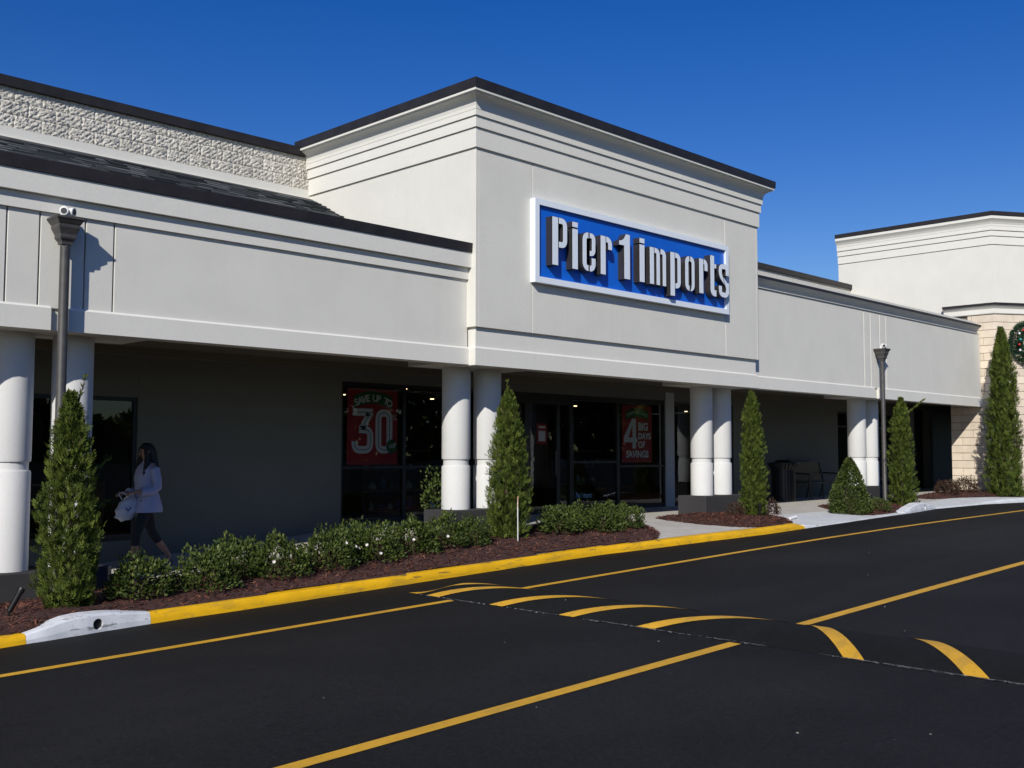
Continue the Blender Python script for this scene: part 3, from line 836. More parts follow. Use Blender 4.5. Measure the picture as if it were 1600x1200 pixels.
# ------------------------------------------------------------------ illuminated store sign
BLUE = mat('sign_blue', (.004, .12, .62), .35); noise_color(BLUE, (.004, .12, .62), (.004, .105, .55), 2, 3)
SIGNW = mat('sign_white', (.74, .80, .86), .35)
LETW = mat('letter_white', (.70, .76, .83), .4)
RETURN = mat('letter_return', (.028, .025, .026), .45)
SX0, SX1, SZ0, SZ1 = 11.96, 17.50, 4.53, 5.885
sign = thing('store_sign', 'blue framed wall sign reading Pier 1 imports in raised white stencil letters', 'sign', ((SX0 + SX1) / 2, PY, SZ0))
def spart(name, mb, m, parent=None): return part(name, mb, m, parent or sign)
ft = .10; fy = 11.295
spart('panel', MB().box(SX0 + .05, SX1 - .05, 11.345, PY - .004, SZ0 + .05, SZ1 - .05), BLUE)
for quad in (((SX0, SZ0), (SX1, SZ0), (SX1 - ft, SZ0 + ft), (SX0 + ft, SZ0 + ft)), ((SX1, SZ1), (SX0, SZ1), (SX0 + ft, SZ1 - ft), (SX1 - ft, SZ1 - ft)),
             ((SX0, SZ1), (SX0, SZ0), (SX0 + ft, SZ0 + ft), (SX0 + ft, SZ1 - ft)), ((SX1, SZ0), (SX1, SZ1), (SX1 - ft, SZ1 - ft), (SX1 - ft, SZ0 + ft))):
    mb = MB(); n = 4
    g = .0012
    cxq = sum(p[0] for p in quad) / 4; czq = sum(p[1] for p in quad) / 4
    qd = [(x + (g if cxq > x else -g), z + (g if czq > z else -g)) for x, z in quad]
    mb.add([(x, fy, z) for x, z in qd] + [(x, PY - .002, z) for x, z in qd], [(0, 1, 2, 3), (7, 6, 5, 4)] + [(i, (i + 1) % 4, 4 + (i + 1) % 4, 4 + i) for i in range(4)])
    spart('frame_bar', mb, SIGNW)
def arc_path(pts, r):
    out = [Vector(pts[0])]
    for i in range(1, len(pts) - 1):
        a, b, c = (Vector(pts[k]) for k in (i - 1, i, i + 1))
        d1 = (a - b); d2 = (c - b); rr = min(r, d1.length * .5 if i > 1 else d1.length, d2.length * .5 if i < len(pts) - 2 else d2.length)
        p = b + d1.normalized() * rr; q_ = b + d2.normalized() * rr
        for k in range(6):
            t = k / 5
            out.append(p * (1 - t) ** 2 + b * 2 * t * (1 - t) + q_ * t * t)
    out.append(Vector(pts[-1]))
    return out
def stroke(pts, t, r=.08):
    P = arc_path(pts, r); L = []; Rr = []
    for i, p in enumerate(P):
        d = (P[min(i + 1, len(P) - 1)] - P[max(i - 1, 0)])
        d.normalize(); n = Vector((-d.y, d.x))
        L.append(p + n * t / 2); Rr.append(p - n * t / 2)
    return [tuple(v) for v in Rr + L[::-1]]
def rect(x0, x1, y0, y1): return [(x0, y0), (x1, y0), (x1, y1), (x0, y1)]
def glyph(ch, w, h):
    t = .104; e = t / 2; s = .015
    if ch == 'P': return [rect(0, .142, 0, h), stroke([(.142 + s, h - e), (w - e, h - e), (w - e, .44 * h), (.142 + s, .44 * h)], t, .09)]
    if ch == 'i': return [rect(0, w, 0, .855 * h), rect(0, w, .88 * h, h)]
    if ch == 'e': return [stroke([(w / 2 - s, h - e), (e, h - e), (e, e), (w / 2 - s, e)], t, .10), stroke([(w / 2 + s, h - e), (w - e, h - e), (w - e, .47 * h), (w / 2 + s, .47 * h)], t * .92, .07), stroke([(w / 2 + s, e), (w - e, e), (w - e, .36 * h)], t, .10)]
    if ch == 'r': return [rect(0, .135, 0, h), stroke([(.135 + s, h - e), (w - e, h - e), (w - e, .66 * h)], t, .10)]
    if ch == '1': return [[(w, 0), (w, h), (w - .11, h), (w - .16, .90 * h), (w - .22, .85 * h), (w - .30, .83 * h), (w - .30, .73 * h), (w - .16, .73 * h), (w - .16, 0)]]
    if ch == 'm': return [rect(0, .125, 0, h), stroke([(.125 + s, h - e), (.248, h - e), (.248, 0)], t, .08), stroke([(.318, h - e), (.432, h - e), (.432, 0)], t, .08)]
    if ch == 'p': return [rect(0, .135, -.145, h), stroke([(.135 + s, h - e), (w - e, h - e), (w - e, e), (.135 + s, e)], t, .09)]
    if ch == 'o': return [stroke([(w / 2 - s, h - e), (e, h - e), (e, e), (w / 2 - s, e)], t, .10), stroke([(w / 2 + s, h - e), (w - e, h - e), (w - e, e), (w / 2 + s, e)], t, .10)]
    if ch == 't': return [stroke([(.066, h), (.066, e), (w, e)], .13, .07), rect(.131 + s * .4, w, .80 * h - .09, .80 * h)]
    if ch == 's': return [stroke([(w - e, .66 * h), (w - e, h - e), (e, h - e), (e, .64 * h), (w - e, .36 * h), (w - e, e), (e, e), (e, .34 * h)], t, .09)]
def tri_prism(mb, poly, y0, y1, m=0, cap=True):
    n = len(poly); ar = sum(poly[i][0] * poly[(i + 1) % n][1] - poly[(i + 1) % n][0] * poly[i][1] for i in range(n))
    if ar < 0: poly = poly[::-1]
    vs_ = [(x, y0, z) for x, z in poly] + [(x, y1, z) for x, z in poly]
    fs = [tuple(range(n)), tuple(range(2 * n - 1, n - 1, -1))] + [((i + 1) % n, i, n + i, n + (i + 1) % n) for i in range(n)]
    mb.add(vs_, fs, m)
def inset(poly, d):
    n = len(poly); ar = sum(poly[i][0] * poly[(i + 1) % n][1] - poly[(i + 1) % n][0] * poly[i][1] for i in range(n))
    if ar < 0: poly = poly[::-1]
    out = []
    for i in range(n):
        a, b, c = (Vector(poly[k]) for k in ((i - 1) % n, i, (i + 1) % n))
        e1 = (b - a); e2 = (c - b)
        if e1.length < 1e-6 or e2.length < 1e-6: continue
        e1.normalize(); e2.normalize()
        n1 = Vector((-e1.y, e1.x)); n2 = Vector((-e2.y, e2.x))
        m = (n1 + n2); m = m / max(.5, (1 + n1.dot(n2)))
        out.append(tuple(b + m * d))
    return out
LET = [('P', 12.26, .36, 4.83, .79), ('i', 12.745, .14, 4.825, .785), ('e', 13.00, .335, 4.83, .66), ('r', 13.465, .305, 4.825, .665), ('1', 13.93, .33, 4.82, .79), ('i', 14.53, .145, 4.82, .785),
       ('m', 14.825, .495, 4.82, .67), ('p', 15.44, .32, 4.82, .665), ('o', 15.90, .30, 4.82, .66), ('r', 16.35, .28, 4.82, .665), ('t', 16.72, .20, 4.82, .775), ('s', 17.005, .345, 4.82, .655)]
LF = 11.205
for ch, x, w, z, h in LET:
    body = MB(); face = MB()
    for poly in glyph(ch, w, h):
        pp = [(x + a, z + b) for a, b in poly]
        tri_prism(body, pp, LF, 11.343)
        tri_prism(face, inset(pp, .0055), LF - .004, LF + .004)
    b = spart('letter', body, RETURN)
    part('letter_face', face, LETW, b)

# ------------------------------------------------------------------ text helper
def text_mesh(txt, size, bold=0.0, shear=0.0, space=1.0, align='CENTER', ext=0.0):
    c = bpy.data.curves.new('txt', 'FONT'); c.body = txt; c.size = size; c.align_x = align; c.offset = bold; c.shear = shear; c.space_character = space; c.extrude = ext
    c.resolution_u = 3
    o = bpy.data.objects.new('txt', c); col.objects.link(o)
    dg = bpy.context.evaluated_depsgraph_get(); dg.update()
    me = bpy.data.meshes.new_from_object(o.evaluated_get(dg))
    bpy.data.objects.remove(o); bpy.data.curves.remove(c)
    return me
def put_text(name, parent, txt, size, x, y, z, m, sx=1.0, rz=0.0, **kw):
    """text on a wall facing -Y; parent-local coordinates"""
    me = text_mesh(txt, size, **kw); me.materials.append(m)
    o = bpy.data.objects.new(name, me); col.objects.link(o); o.parent = parent
    o.location = (x, y, z); o.rotation_euler = (R(90), -rz, 0); o.scale = (sx, 1, 1)
    return o
RED = mat('poster_red', (.36, .012, .02), .5); GREEN = mat('poster_green', (.012, .10, .035), .5); PWHITE = mat('poster_white', (.72, .72, .75), .5); INK = mat('poster_ink', (.10, .10, .12), .5)
PT = .006
def poly_part(name, poly, y0, y1, m, parent):
    mb = MB(); tri_prism(mb, poly, y0, y1); return obj(name, mb, m, parent)
PYO = WY + .098
# 30 percent poster (local frame: x right, z up from its lower-left corner)
def arc_banner(w, h, cz, th, bow):
    n = 12; top = []; bot = []
    for i in range(n + 1):
        u = i / n; x = w * .12 + u * w * .76; b = bow * (1 - (2 * u - 1) ** 2)
        top.append((x, cz + th / 2 + b)); bot.append((x, cz - th / 2 + b))
    return bot + top[::-1]
def arc_text(parent, txt, size, w, cz, bow, m, y, **kw):
    n = len(txt)
    for i, ch in enumerate(txt):
        if ch == ' ': continue
        u = (i + .5) / n
        x = w * .16 + u * w * .68; dz = bow * (1 - (2 * u - 1) ** 2)
        sl_ = bow * -4 * (2 * u - 1) / (w * .68)
        put_text('lettering', parent, ch, size, x, y, cz + dz, m, rz=math.atan(sl_), bold=.006)
p1 = thing('sale_poster', 'red poster in shop window reading save up to 30 percent off', 'poster', (10.92, PYO, 1.60))
w, h = 1.12, 1.34
obj('sheet', MB().box(0, w, 0, PT, 0, h), RED, p1)
poly_part('banner', arc_banner(w, h, 1.10, .22, .10), -.004, -.001, GREEN, p1)
arc_text(p1, 'SAVE UP TO', .17, w, 1.03, .10, PWHITE, -.006)
for pts in ([(.11, .93), (.56, .93)], [(.485, .90), (.31, .64)], [(.25, .625), (.50, .625), (.50, .27), (.16, .27), (.16, .42)]):
    poly_part('numeral', stroke(pts, .13, .12), -.006, -.003, PWHITE, p1)
    poly_part('numeral_line', stroke(pts, .014, .12), -.008, -.0065, INK, p1)
for pts in ([(.81, .93), (.68, .93), (.68, .27), (.81, .27)], [(.815, .93), (.93, .93), (.93, .27), (.815, .27)]):
    poly_part('numeral', stroke(pts, .13, .12), -.006, -.003, PWHITE, p1)
    poly_part('numeral_line', stroke(pts, .014, .12), -.008, -.0065, INK, p1)
put_text('lettering', p1, '%', .16, 1.05, -.006, .80, PWHITE)
mb = MB(); tri_prism(mb, [(.98 + (.115 if k % 2 else .135) * math.cos(k * math.pi / 12), .33 + (.115 if k % 2 else .135) * math.sin(k * math.pi / 12)) for k in range(24)], -.012, -.009)
obj('badge', mb, GREEN, p1)
put_text('lettering', p1, 'off', .14, .98, -.0135, .30, PWHITE, shear=.3)
# four big days poster
p2 = thing('sale_poster', 'red poster in shop window reading 4 big days of savings', 'poster', (18.51, PYO, 1.60))
w, h = 1.10, 1.30
obj('sheet', MB().box(0, w, 0, PT, 0, h), RED, p2)
poly_part('banner', arc_banner(w, h, 1.06, .20, .08), -.004, -.001, GREEN, p2)
arc_text(p2, 'HAPPY HOLIDAYS', .10, w, 1.03, .08, mat('poster_pale_green', (.25, .45, .30), .5), -.006)
poly_part('numeral', [(.36, 1.0), (.50, 1.0), (.50, .56), (.55, .56), (.55, .46), (.50, .46), (.50, .32), (.37, .32), (.37, .46), (.06, .46), (.06, .58)], -.006, -.003, PWHITE, p2)
poly_part('numeral_counter', [(.37, .84), (.37, .57), (.22, .57)], -.008, -.0065, RED, p2)
for t_, zz, sz in (('BIG', .74, .24), ('DAYS', .54, .19), ('OF', .34, .20)): put_text('lettering', p2, t_, sz, .58, -.006, zz, PWHITE, align='LEFT', bold=.008)
put_text('lettering', p2, 'SAVINGS', .21, .55, -.006, .12, PWHITE, bold=.008)
# small notice on the door
p3 = thing('door_notice', 'small red notice hung on the glass shop door', 'notice', (15.72, PYO, 2.0))
obj('sheet', MB().box(0, .30, 0, PT, 0, .42), RED, p3)
obj('print', MB().box(.05, .25, -.003, -.001, .06, .27), PWHITE, p3)
obj('print', MB().box(.06, .25, -.003, -.001, .33, .37), PWHITE, p3)
# small glass decals
DEC = mat('decal_blue', (.12, .22, .30), .5)
for x, z in ((13.05, .80), (17.15, .86)):
    d = thing('window_decal', 'small pale blue Pier 1 imports decal on the %s' % ('window beside the 30 percent poster' if x < 15 else 'window left of the big days poster'), 'decal', (x, WY + .06, z))
    put_text('lettering', d, 'Pier 1 imports', .16, 0, 0, 0, DEC, sx=.55, bold=.006)

# ------------------------------------------------------------------ downpipe lamp posts
WHITEP = mat('lamp_white', (.72, .72, .70), .4); LENS = mat('lamp_lens', (.05, .05, .06), .15)
def lamp_post(x, y, ztop, zbase, label):
    t = thing('lamp_post', label, 'lamp post', (x, y, zbase), 0, 'dark posts with floodlights in front of the canopy')
    H = ztop - zbase
    o = obj('pole', MB().lathe([(.075, -.25), (.075, .12), (.052, .16), (.052, H - .27)], 18), POLEM, t); autosmooth(o)
    def sq(prof):
        mb = MB(); vs_ = []; fs = []
        for r, z in prof: vs_ += [(-r, -r, z), (r, -r, z), (r, r, z), (-r, r, z)]
        for i in range(len(prof) - 1):
            for k in range(4): fs.append((i * 4 + k, i * 4 + (k + 1) % 4, i * 4 + 4 + (k + 1) % 4, i * 4 + 4 + k))
        fs += [(3, 2, 1, 0), tuple(len(prof) * 4 - 4 + k for k in range(4))]
        return mb.add(vs_, fs)
    cp = [(.065, -.43), (.072, -.42), (.072, -.405), (.082, -.38), (.105, -.345), (.112, -.32), (.112, -.27), (.116, -.26), (.145, -.18), (.15, -.165), (.15, -.115), (.16, -.10), (.185, -.05), (.20, -.03), (.20, 0)]
    obj('capital', sq([(max(.058, r * .76), H + z * .68) for r, z in cp]), POLEM, t)
    fl = obj('lamp_base', MB().lathe([(.06, H), (.06, H + .02), (.055, H + .05), (.03, H + .09), (.008, H + .13)], 14), WHITEP, t)
    for a in (-1, 1):
        mb = MB(); mb.lathe([(.012, -.05), (.036, -.04), (.046, .014), (.05, .042), (.04, .044)], 16)
        o = obj('floodlight', mb, WHITEP, t, smooth=True, loc=(a * .03, -.045, H + .07), rot=(R(95), 0, R(38 * a)))
        lb = obj('lens', MB().lathe([(.038, .03), (.034, .0455)], 14), LENS, o)
    return t
lamp_post(4.635, 11.46, 4.385, .12, 'dark bronze post with stepped capital and white floodlights behind the cypress by the drain outlet')
lamp_post(24.42, 11.44, 4.36, .55, 'dark bronze post with stepped capital and floodlights rising beside the clipped cone shrub')

# ------------------------------------------------------------------ plants
def leaf_quads(c, ax, nr_, L, W, fold=.25):
    """rhombic leaves; c base points, ax leaf direction, nr_ leaf normal"""
    sd = np.cross(ax, nr_); sd /= np.linalg.norm(sd, axis=1, keepdims=True) + 1e-9
    L = L[:, None]; W = W[:, None]
    mid = c + ax * L * .5
    v = np.stack([c, mid + sd * W - nr_ * W * fold, c + ax * L, mid - sd * W - nr_ * W * fold], 1)
    return v.reshape(-1, 3), np.arange(4 * len(c)).reshape(-1, 4)
def unit(v): return v / (np.linalg.norm(v, axis=1, keepdims=True) + 1e-9)
def shrub_mesh(seed, rx, ry, rz, n=1500, leaf=.045, cone=False):
    r = np.random.default_rng(seed)
    d = unit(r.normal(0, 1, (n, 3))); d[:, 2] = np.abs(d[:, 2]) * 1.0 - .12
    d = unit(d)
    ph = r.uniform(0, 6, 6)
    lump = 1 + .16 * np.sin(4 * d[:, 0] + ph[0]) * np.sin(5 * d[:, 1] + ph[1]) + .12 * np.sin(9 * d[:, 0] + ph[2]) * np.sin(8 * d[:, 2] + ph[3]) + .10 * np.sin(7 * d[:, 1] + ph[4])
    rad = lump * (r.uniform(.25, 1, n) ** .30) * (1 + (r.random(n) < .05) * r.uniform(0, .18, n))
    if cone:
        z = r.uniform(0, 1, n) ** 1.25; a = r.uniform(0, 2 * np.pi, n); prof = (1 - z) ** .75 * (1 - .25 * np.exp(-z * 14)) + .04
        q_ = r.uniform(.2, 1, n) ** .3 * (1 + .08 * np.sin(5 * a + 9 * z))
        c = np.stack([rx * prof * np.cos(a) * q_, ry * prof * np.sin(a) * q_, rz * z], -1)
        out = unit(np.stack([np.cos(a), np.sin(a), np.full(n, .45)], -1))
    else:
        c = d * rad[:, None] * np.array([rx, ry, rz]) + np.array([0, 0, rz * .18]); out = d
        c[:, 2] = np.maximum(c[:, 2], .02)
    ax = unit(out * .8 + np.array([0, 0, .45]) + r.normal(0, .45, (n, 3)))
    nn = unit(out + np.array([0, 0, .6]) + r.normal(0, .45, (n, 3))); nn = unit(nn - ax * np.sum(ax * nn, 1, keepdims=True))
    v, q_ = leaf_quads(c, ax, nn, leaf * r.uniform(.6, 1.25, n), leaf * .26 * r.uniform(.8, 1.2, n))
    return np_mesh('foliage', v, q_, np.clip(r.beta(2.2, 2.6, n) + .12 * (ax[:, 2]), 0, 1))
def stem_mesh(seed, h, r0, n=5, spread=.12):
    mb = MB(); rr = random.Random(seed)
    for k in range(n):
        a = rr.uniform(0, 6.28); s = rr.uniform(.2, 1) * spread
        mb.tube([(0, 0, -.08), (s * .4 * math.cos(a), s * .4 * math.sin(a), h * .4), (s * math.cos(a), s * math.sin(a), h)], [r0, r0 * .7, r0 * .3], 5)
    return mb.mesh('stems')
SHV = [shrub_mesh(20 + k, .36, .34, .40, 2100, .052) for k in range(5)]
for m in SHV: m.materials.append(SHRUBM)
ST = stem_mesh(3, .25, .012, 7, .2); ST.materials.append(BARK)
LOWV = [shrub_mesh(40 + k, .30, .30, .24, 1100, .045) for k in range(2)]
for m in LOWV: m.materials.append(SHRUBM)
REDV = [shrub_mesh(50 + k, .28, .28, .30, 1300, .04) for k in range(2)]
for m in REDV: m.materials.append(REDSH)
def shrub(x, y, s, sz, variants, label, group, k=None):
    t = thing('shrub', label, 'shrub', (x, y, float(bed_z(x, y)) - .01), random.uniform(0, 6.28), group)
    f = link('foliage', variants[(k if k is not None else random.randrange(99)) % len(variants)], None, t); f.scale = (s, s, sz)
    st = link('stems', ST, None, t); st.scale = (s, s, sz)
    return t
LG = 'leafy green shrubs in the mulch bed'
ORD = ['first', 'second', 'third', 'fourth', 'fifth', 'sixth', 'seventh', 'eighth', 'ninth', 'tenth']
BLOSSOM = mat('blossom_white', (.62, .58, .54), .7)
for i, (x, y, s, sz) in enumerate([(5.22, 10.72, .98, .92), (5.98, 10.62, .98, .98), (6.62, 11.1, .95, 1.0), (6.95, 10.75, 1.0, .98), (7.75, 10.85, 1.0, 1.0), (8.35, 11.25, .9, 1.02), (8.55, 10.95, 1.0, 1.0), (9.35, 11.15, 1.05, .95), (9.95, 11.15, .92, .95), (10.42, 11.10, .80, .85)]):
    t = shrub(x, y, s, sz, SHV, '%s green shrub from the drain-side cypress in the long mulch row' % ORD[i], LG, i)
    for k in range((0, 0, 1, 2, 3, 0, 2, 1, 1, 0)[i]):
        a = random.uniform(-2.6, -.6) - t.rotation_euler.z; h_ = random.uniform(.12, .34)
        mb = MB()
        for q_ in range(6):
            b_ = q_ * 1.047; mb.add([(0, 0, 0), (.016 * math.cos(b_ - .5), .016 * math.sin(b_ - .5), .010), (.024 * math.cos(b_), .024 * math.sin(b_), .012), (.016 * math.cos(b_ + .5), .016 * math.sin(b_ + .5), .010)], [(0, 1, 2, 3)])
        obj('blossom', mb, BLOSSOM, t, loc=(.37 * s * math.cos(a), .37 * s * math.sin(a), h_), rot=(R(60) * math.sin(a) * -1, R(60) * math.cos(a), 0))
for i, (x, y, s, sz) in enumerate([(12.35, 11.15, 1.0, .85), (12.85, 11.35, .95, .9), (13.15, 10.95, .95, .85), (13.65, 11.2, .85, .82), (13.95, 11.05, .8, .8)]):
    shrub(x, y, s, sz, SHV, '%s green shrub from the white-staked cypress in the clump beside the concrete path' % ORD[i], LG, i + 1)
RG = 'dark reddish shrubs'
shrub(17.50, 11.2, .62, .72, REDV, 'small dark reddish shrub at left foot of the cypress by the yellow kerb end', RG)
shrub(18.72, 11.25, .95, .95, REDV, 'larger dark reddish shrub right of the cypress by the yellow kerb end', RG)
shrub(21.75, 11.05, .85, .95, LOWV, 'low green shrub at left foot of the clipped cone shrub', LG)
shrub(22.35, 10.62, .85, .95, LOWV, 'low green shrub in front of the post between cone shrub and cypress', LG)
shrub(24.75, 11.1, .9, .95, LOWV, 'low green shrub right of the cypress behind the white kerb hump', LG)
shrub(28.65, 11.65, 1.15, 1.05, REDV, 'dark reddish shrub before the tan stone pier, farther from tall cypress', RG, 0)
shrub(29.45, 11.45, 1.2, 1.15, REDV, 'dark reddish shrub before the tan stone pier, touching the tall cypress', RG, 1)
shrub(30.2, 10.45, .75, .7, LOWV, 'tiny green shrub at the foot of the tall cypress against the stone', LG, 1)
t = shrub(31.9, 10.25, 1.0, 1.3, LOWV, 'bright green shrub before the stone wall under the wall lantern', LG, 0)
cone = thing('cone_shrub', 'clipped green cone shaped shrub in front of paired white columns', 'shrub', (21.45, 10.85, float(bed_z(21.45, 10.85)) - .01))
m_ = shrub_mesh(77, .50, .50, 1.18, 9500, .05, cone=True); m_.materials.append(SHRUBM); link('foliage', m_, None, cone)
s_ = link('stems', ST, None, cone); s_.scale = (1.3, 1.3, 2)

def cypress_mesh(seed, H, Rm, n, spray=.1, ragged=.26, shape=0):
    r = np.random.default_rng(seed)
    z = r.uniform(.0, 1, n) ** 1.05; a = r.uniform(0, 2 * np.pi, n)
    prof = np.interp(z, [0, .06, .25, .5, .72, .88, 1.0], ([.70, .88, 1.0, .90, .66, .42, .05], [.86, 1.0, .95, .86, .72, .50, .05], [.95, 1.0, .96, .86, .66, .40, .04])[shape])
    ph = r.uniform(0, 6, 5)
    prof = prof * (1 + ragged * np.sin(3 * a + 7 * z + ph[0]) * np.sin(11 * z + ph[1]) + ragged * .6 * np.sin(7 * a + 23 * z + ph[2]))
    q_ = r.uniform(.12, 1, n) ** .38 * (1 + (r.random(n) < .06) * r.uniform(0, .22, n))
    c = np.stack([Rm * prof * q_ * np.cos(a), Rm * prof * q_ * np.sin(a), z * H * .97], -1)
    axis = unit(np.stack([np.cos(a) * .55, np.sin(a) * .55, np.full(n, .95)], -1) + r.normal(0, .28, (n, 3)))
    nn = unit(np.stack([np.cos(a), np.sin(a), np.full(n, .2)], -1) + r.normal(0, .6, (n, 3))); nn = unit(nn - axis * np.sum(axis * nn, 1, keepdims=True))
    sd = np.cross(axis, nn)
    S = spray * r.uniform(.6, 1.25, n)
    tone = np.clip(r.beta(2.4, 2.4, n) + .25 * (q_ - .8), 0, 1)
    V = []; A = []
    K = 7
    for k in range(K):
        f = k / (K - 1); side = 0 if k == K - 1 else (1 if k % 2 else -1)
        b = c + axis * (S * (f * .62))[:, None] - axis * (S * .3)[:, None]
        dirn = unit(axis * (.75 + .25 * f) + sd * (side * .62) + r.normal(0, .13, (n, 3)))
        v, _ = leaf_quads(b, dirn, nn, S * (.50 - .12 * f), S * .065)
        V.append(v); A.append(np.clip(tone + r.normal(0, .06, n), 0, 1))
    V = np.concatenate(V); A = np.concatenate(A)
    return np_mesh('foliage', V, np.arange(len(V)).reshape(-1, 4), A)
def cypress(x, y, H, Rm, n, label, seed, lean=(0, 0), twigs=(), spray=.10, shape=0):
    t = thing('cypress_tree', label, 'tree', (x, y, float(bed_z(x, y)) - .02), 0, 'columnar cypress trees')
    m = cypress_mesh(seed, H, Rm, n, spray, shape=shape); m.materials.append(CYPRESS)
    f = link('crown', m, None, t); f.rotation_euler = (lean[0], lean[1], 0)
    mb = MB(); mb.tube([(0, 0, -.1), (.005, .005, H * .3), (-.01, .01, H * .65), (0, 0, H * .93)], [.035 * H / 2.2, .028 * H / 2.2, .015 * H / 2.2, .004], 8)
    rr = random.Random(seed)
    for k in range(26):
        z = rr.uniform(.06, .8) * H; a = rr.uniform(0, 6.28); l = Rm * rr.uniform(.5, .8)
        mb.tube([(0, 0, z), (l * .5 * math.cos(a), l * .5 * math.sin(a), z + l * .5), (l * math.cos(a), l * math.sin(a), z + l * 1.3)], [.010, .007, .003], 4)
    obj('trunk', mb, BARK, t)
    for (p, q_, nn_) in twigs:      # a stray shoot with sprays along it
        p = Vector(p); q_ = Vector(q_)
        r = np.random.default_rng(seed + 5); k = nn_
        u = r.uniform(0, 1, k)[:, None]; c = np.array(p)[None] * (1 - u) + np.array(q_)[None] * u
        ax = unit(np.array((q_ - p).normalized())[None] + r.normal(0, .45, (k, 3))); nn2 = unit(np.cross(ax, r.normal(0, 1, (k, 3))))
        v, qd = leaf_quads(c, ax, nn2, np.full(k, .06), np.full(k, .008))
        me = np_mesh('shoot', v, qd, r.uniform(.3, .9, k)); me.materials.append(CYPRESS); link('shoot', me, None, t)
        obj('shoot_stem', MB().tube([p * .3 + Vector((0, 0, p.z * .6)), p, q_], [.008, .006, .002], 5), BARK, t)
    return t
cypress(4.48, 10.72, 2.22, .275, 4600, 'cypress tree with ragged crown standing before the dark post beside the drain outlet', 101, (0, R(-1)), [((.2, .02, 1.35), (.42, .12, 1.50), 70), ((.02, 0, 2.0), (.10, 0, 2.34), 60), ((.2, 0, .95), (.38, .05, 1.05), 60)])
cypress(11.34, 11.30, 2.26, .31, 4600, 'cypress tree beside charcoal plinth with a white stake at its foot', 102, (0, R(1)), [((0, 0, 2.05), (0, 0, 2.36), 60)])
cypress(17.98, 11.12, 2.50, .235, 4200, 'slim cypress tree standing by the end of the yellow kerb', 103, (0, 0), (), .10, 1)
cypress(24.3, 10.95, 2.62, .29, 4200, 'cypress tree with a stray side shoot beside the thin dark post', 104, (0, 0), [((.15, -.1, 2.2), (.62, -.32, 2.55), 150)], .10, 1)
cypress(30.05, 10.62, 4.72, .43, 8000, 'tallest cypress tree standing against the tan stone corner', 105, (0, R(-1)), (), .14, 2)
# white stake at the second cypress
stk = thing('plant_stake', 'thin white stake standing in front of the cypress beside charcoal plinth', 'stake', (11.22, 10.95, float(bed_z(11.22, 10.95))))
obj('stake', MB().tube([(0, 0, -.05), (.005, .01, .58)], .008, 8), WHITEP, stk)
obj('tie', MB().tube([(.005, .01, .5), (.01, .01, .66)], .010, 6), mat('stake_tie', (.45, .30, .18), .8), stk)
# ground spotlights in the mulch
def spot(x, y, tilt, label, s=1.0):
    t = thing('garden_spotlight', label, 'spotlight', (x, y, float(bed_z(x, y))), 0, 'garden spotlights')
    obj('spike', MB().tube([(0, 0, -.08), (0, 0, .07 * s)], .012), FRAMEBLK, t)
    o = obj('lamp_head', MB().lathe([(.02 * s, 0), (.028 * s, .02), (.028 * s, .20 * s), (.034 * s, .215 * s), (.034 * s, .25 * s), (.026 * s, .25 * s)], 14), FRAMEBLK, t, smooth='auto', loc=(0, 0, .04 * s), rot=tilt)
    return t
spot(3.86, 10.62, (0, R(28), 0), 'black garden spotlight tilted toward the cypress beside the drain outlet')
spot(17.78, 10.85, (0, 0, 0), 'black garden spotlight upright before the cypress at the yellow kerb end', .9)
spot(30.3, 10.15, (0, R(5), 0), 'black garden spotlight before the tallest cypress by the stone corner', 1.0)
spot(22.9, 11.1, (0, R(15), 0), 'black garden spotlight by the plinth behind the clipped cone shrub', 1.0)
pipe = tag(obj('drain_pipe', MB().tube([(18.9, 10.85, float(bed_z(18.9, 10.85)) + .03), (19.15, 10.85, float(bed_z(19.15, 10.85)) + .05), (19.25, 10.87, float(bed_z(19.25, 10.85)) + .0)], .03, 10), WHITEP), 'short white pipe end lying in mulch by a reddish shrub', 'pipe')
# climbing plant behind the left column of the centre pair
vt = thing('potted_plant', 'bright leafy plant peeping out behind the white column on charcoal plinth', 'plant', (11.0, 12.55, .545))
pm = shrub_mesh(91, .22, .22, .55, 500, .06); pm.materials.append(SHRUBM); f = link('foliage', pm, None, vt); f.location = (0, 0, .35)
obj('pot', MB().lathe([(.12, 0), (.17, .32), (.18, .34), (.15, .34), (.14, .30)], 18), mat('pot_clay', (.10, .07, .05), .8), vt, smooth='auto')

# ------------------------------------------------------------------ bench and bin under the canopy
BLKM = mat('black_metal', (.012, .012, .013), .45)
def zfl(x, y): return float(zs(x, y))
bn = thing('bench', 'black metal bench with slatted back standing against the shaded shop wall', 'bench', (26.0, 14.15, zfl(26, 14.15)))
for s in (-1, 1):
    mb = MB(); X = s * .78
    mb.tube([(X, -.30, 0), (X, -.26, .45), (X, -.28, .66), (X, .18, .68)], .022, 8); obj('arm_frame', mb, BLKM, bn)
    obj('leg', MB().tube([(X, .28, 0), (X, .16, .43), (X, .30, .95)], .022, 8), BLKM, bn)
obj('leg', MB().tube([(0, -.26, 0), (0, -.24, .42)], .022, 8), BLKM, bn); obj('leg', MB().tube([(0, .26, 0), (0, .16, .42)], .022, 8), BLKM, bn)
for k in range(8):
    y = -.26 + k * .057; obj('seat_slat', MB().box(-.80, .80, y, y + .042, .43, .45), BLKM, bn)
for k in range(9):
    z = .49 + k * .053; y = .18 + (z - .43) * .26
    obj('back_slat', MB().box(-.80, .80, y - .008, y + .012, z, z + .0495), BLKM, bn)
tb = thing('litter_bin', 'round black slatted litter bin with flared rim next to the bench', 'bin', (24.1, 14.0, zfl(24.1, 14.0)))
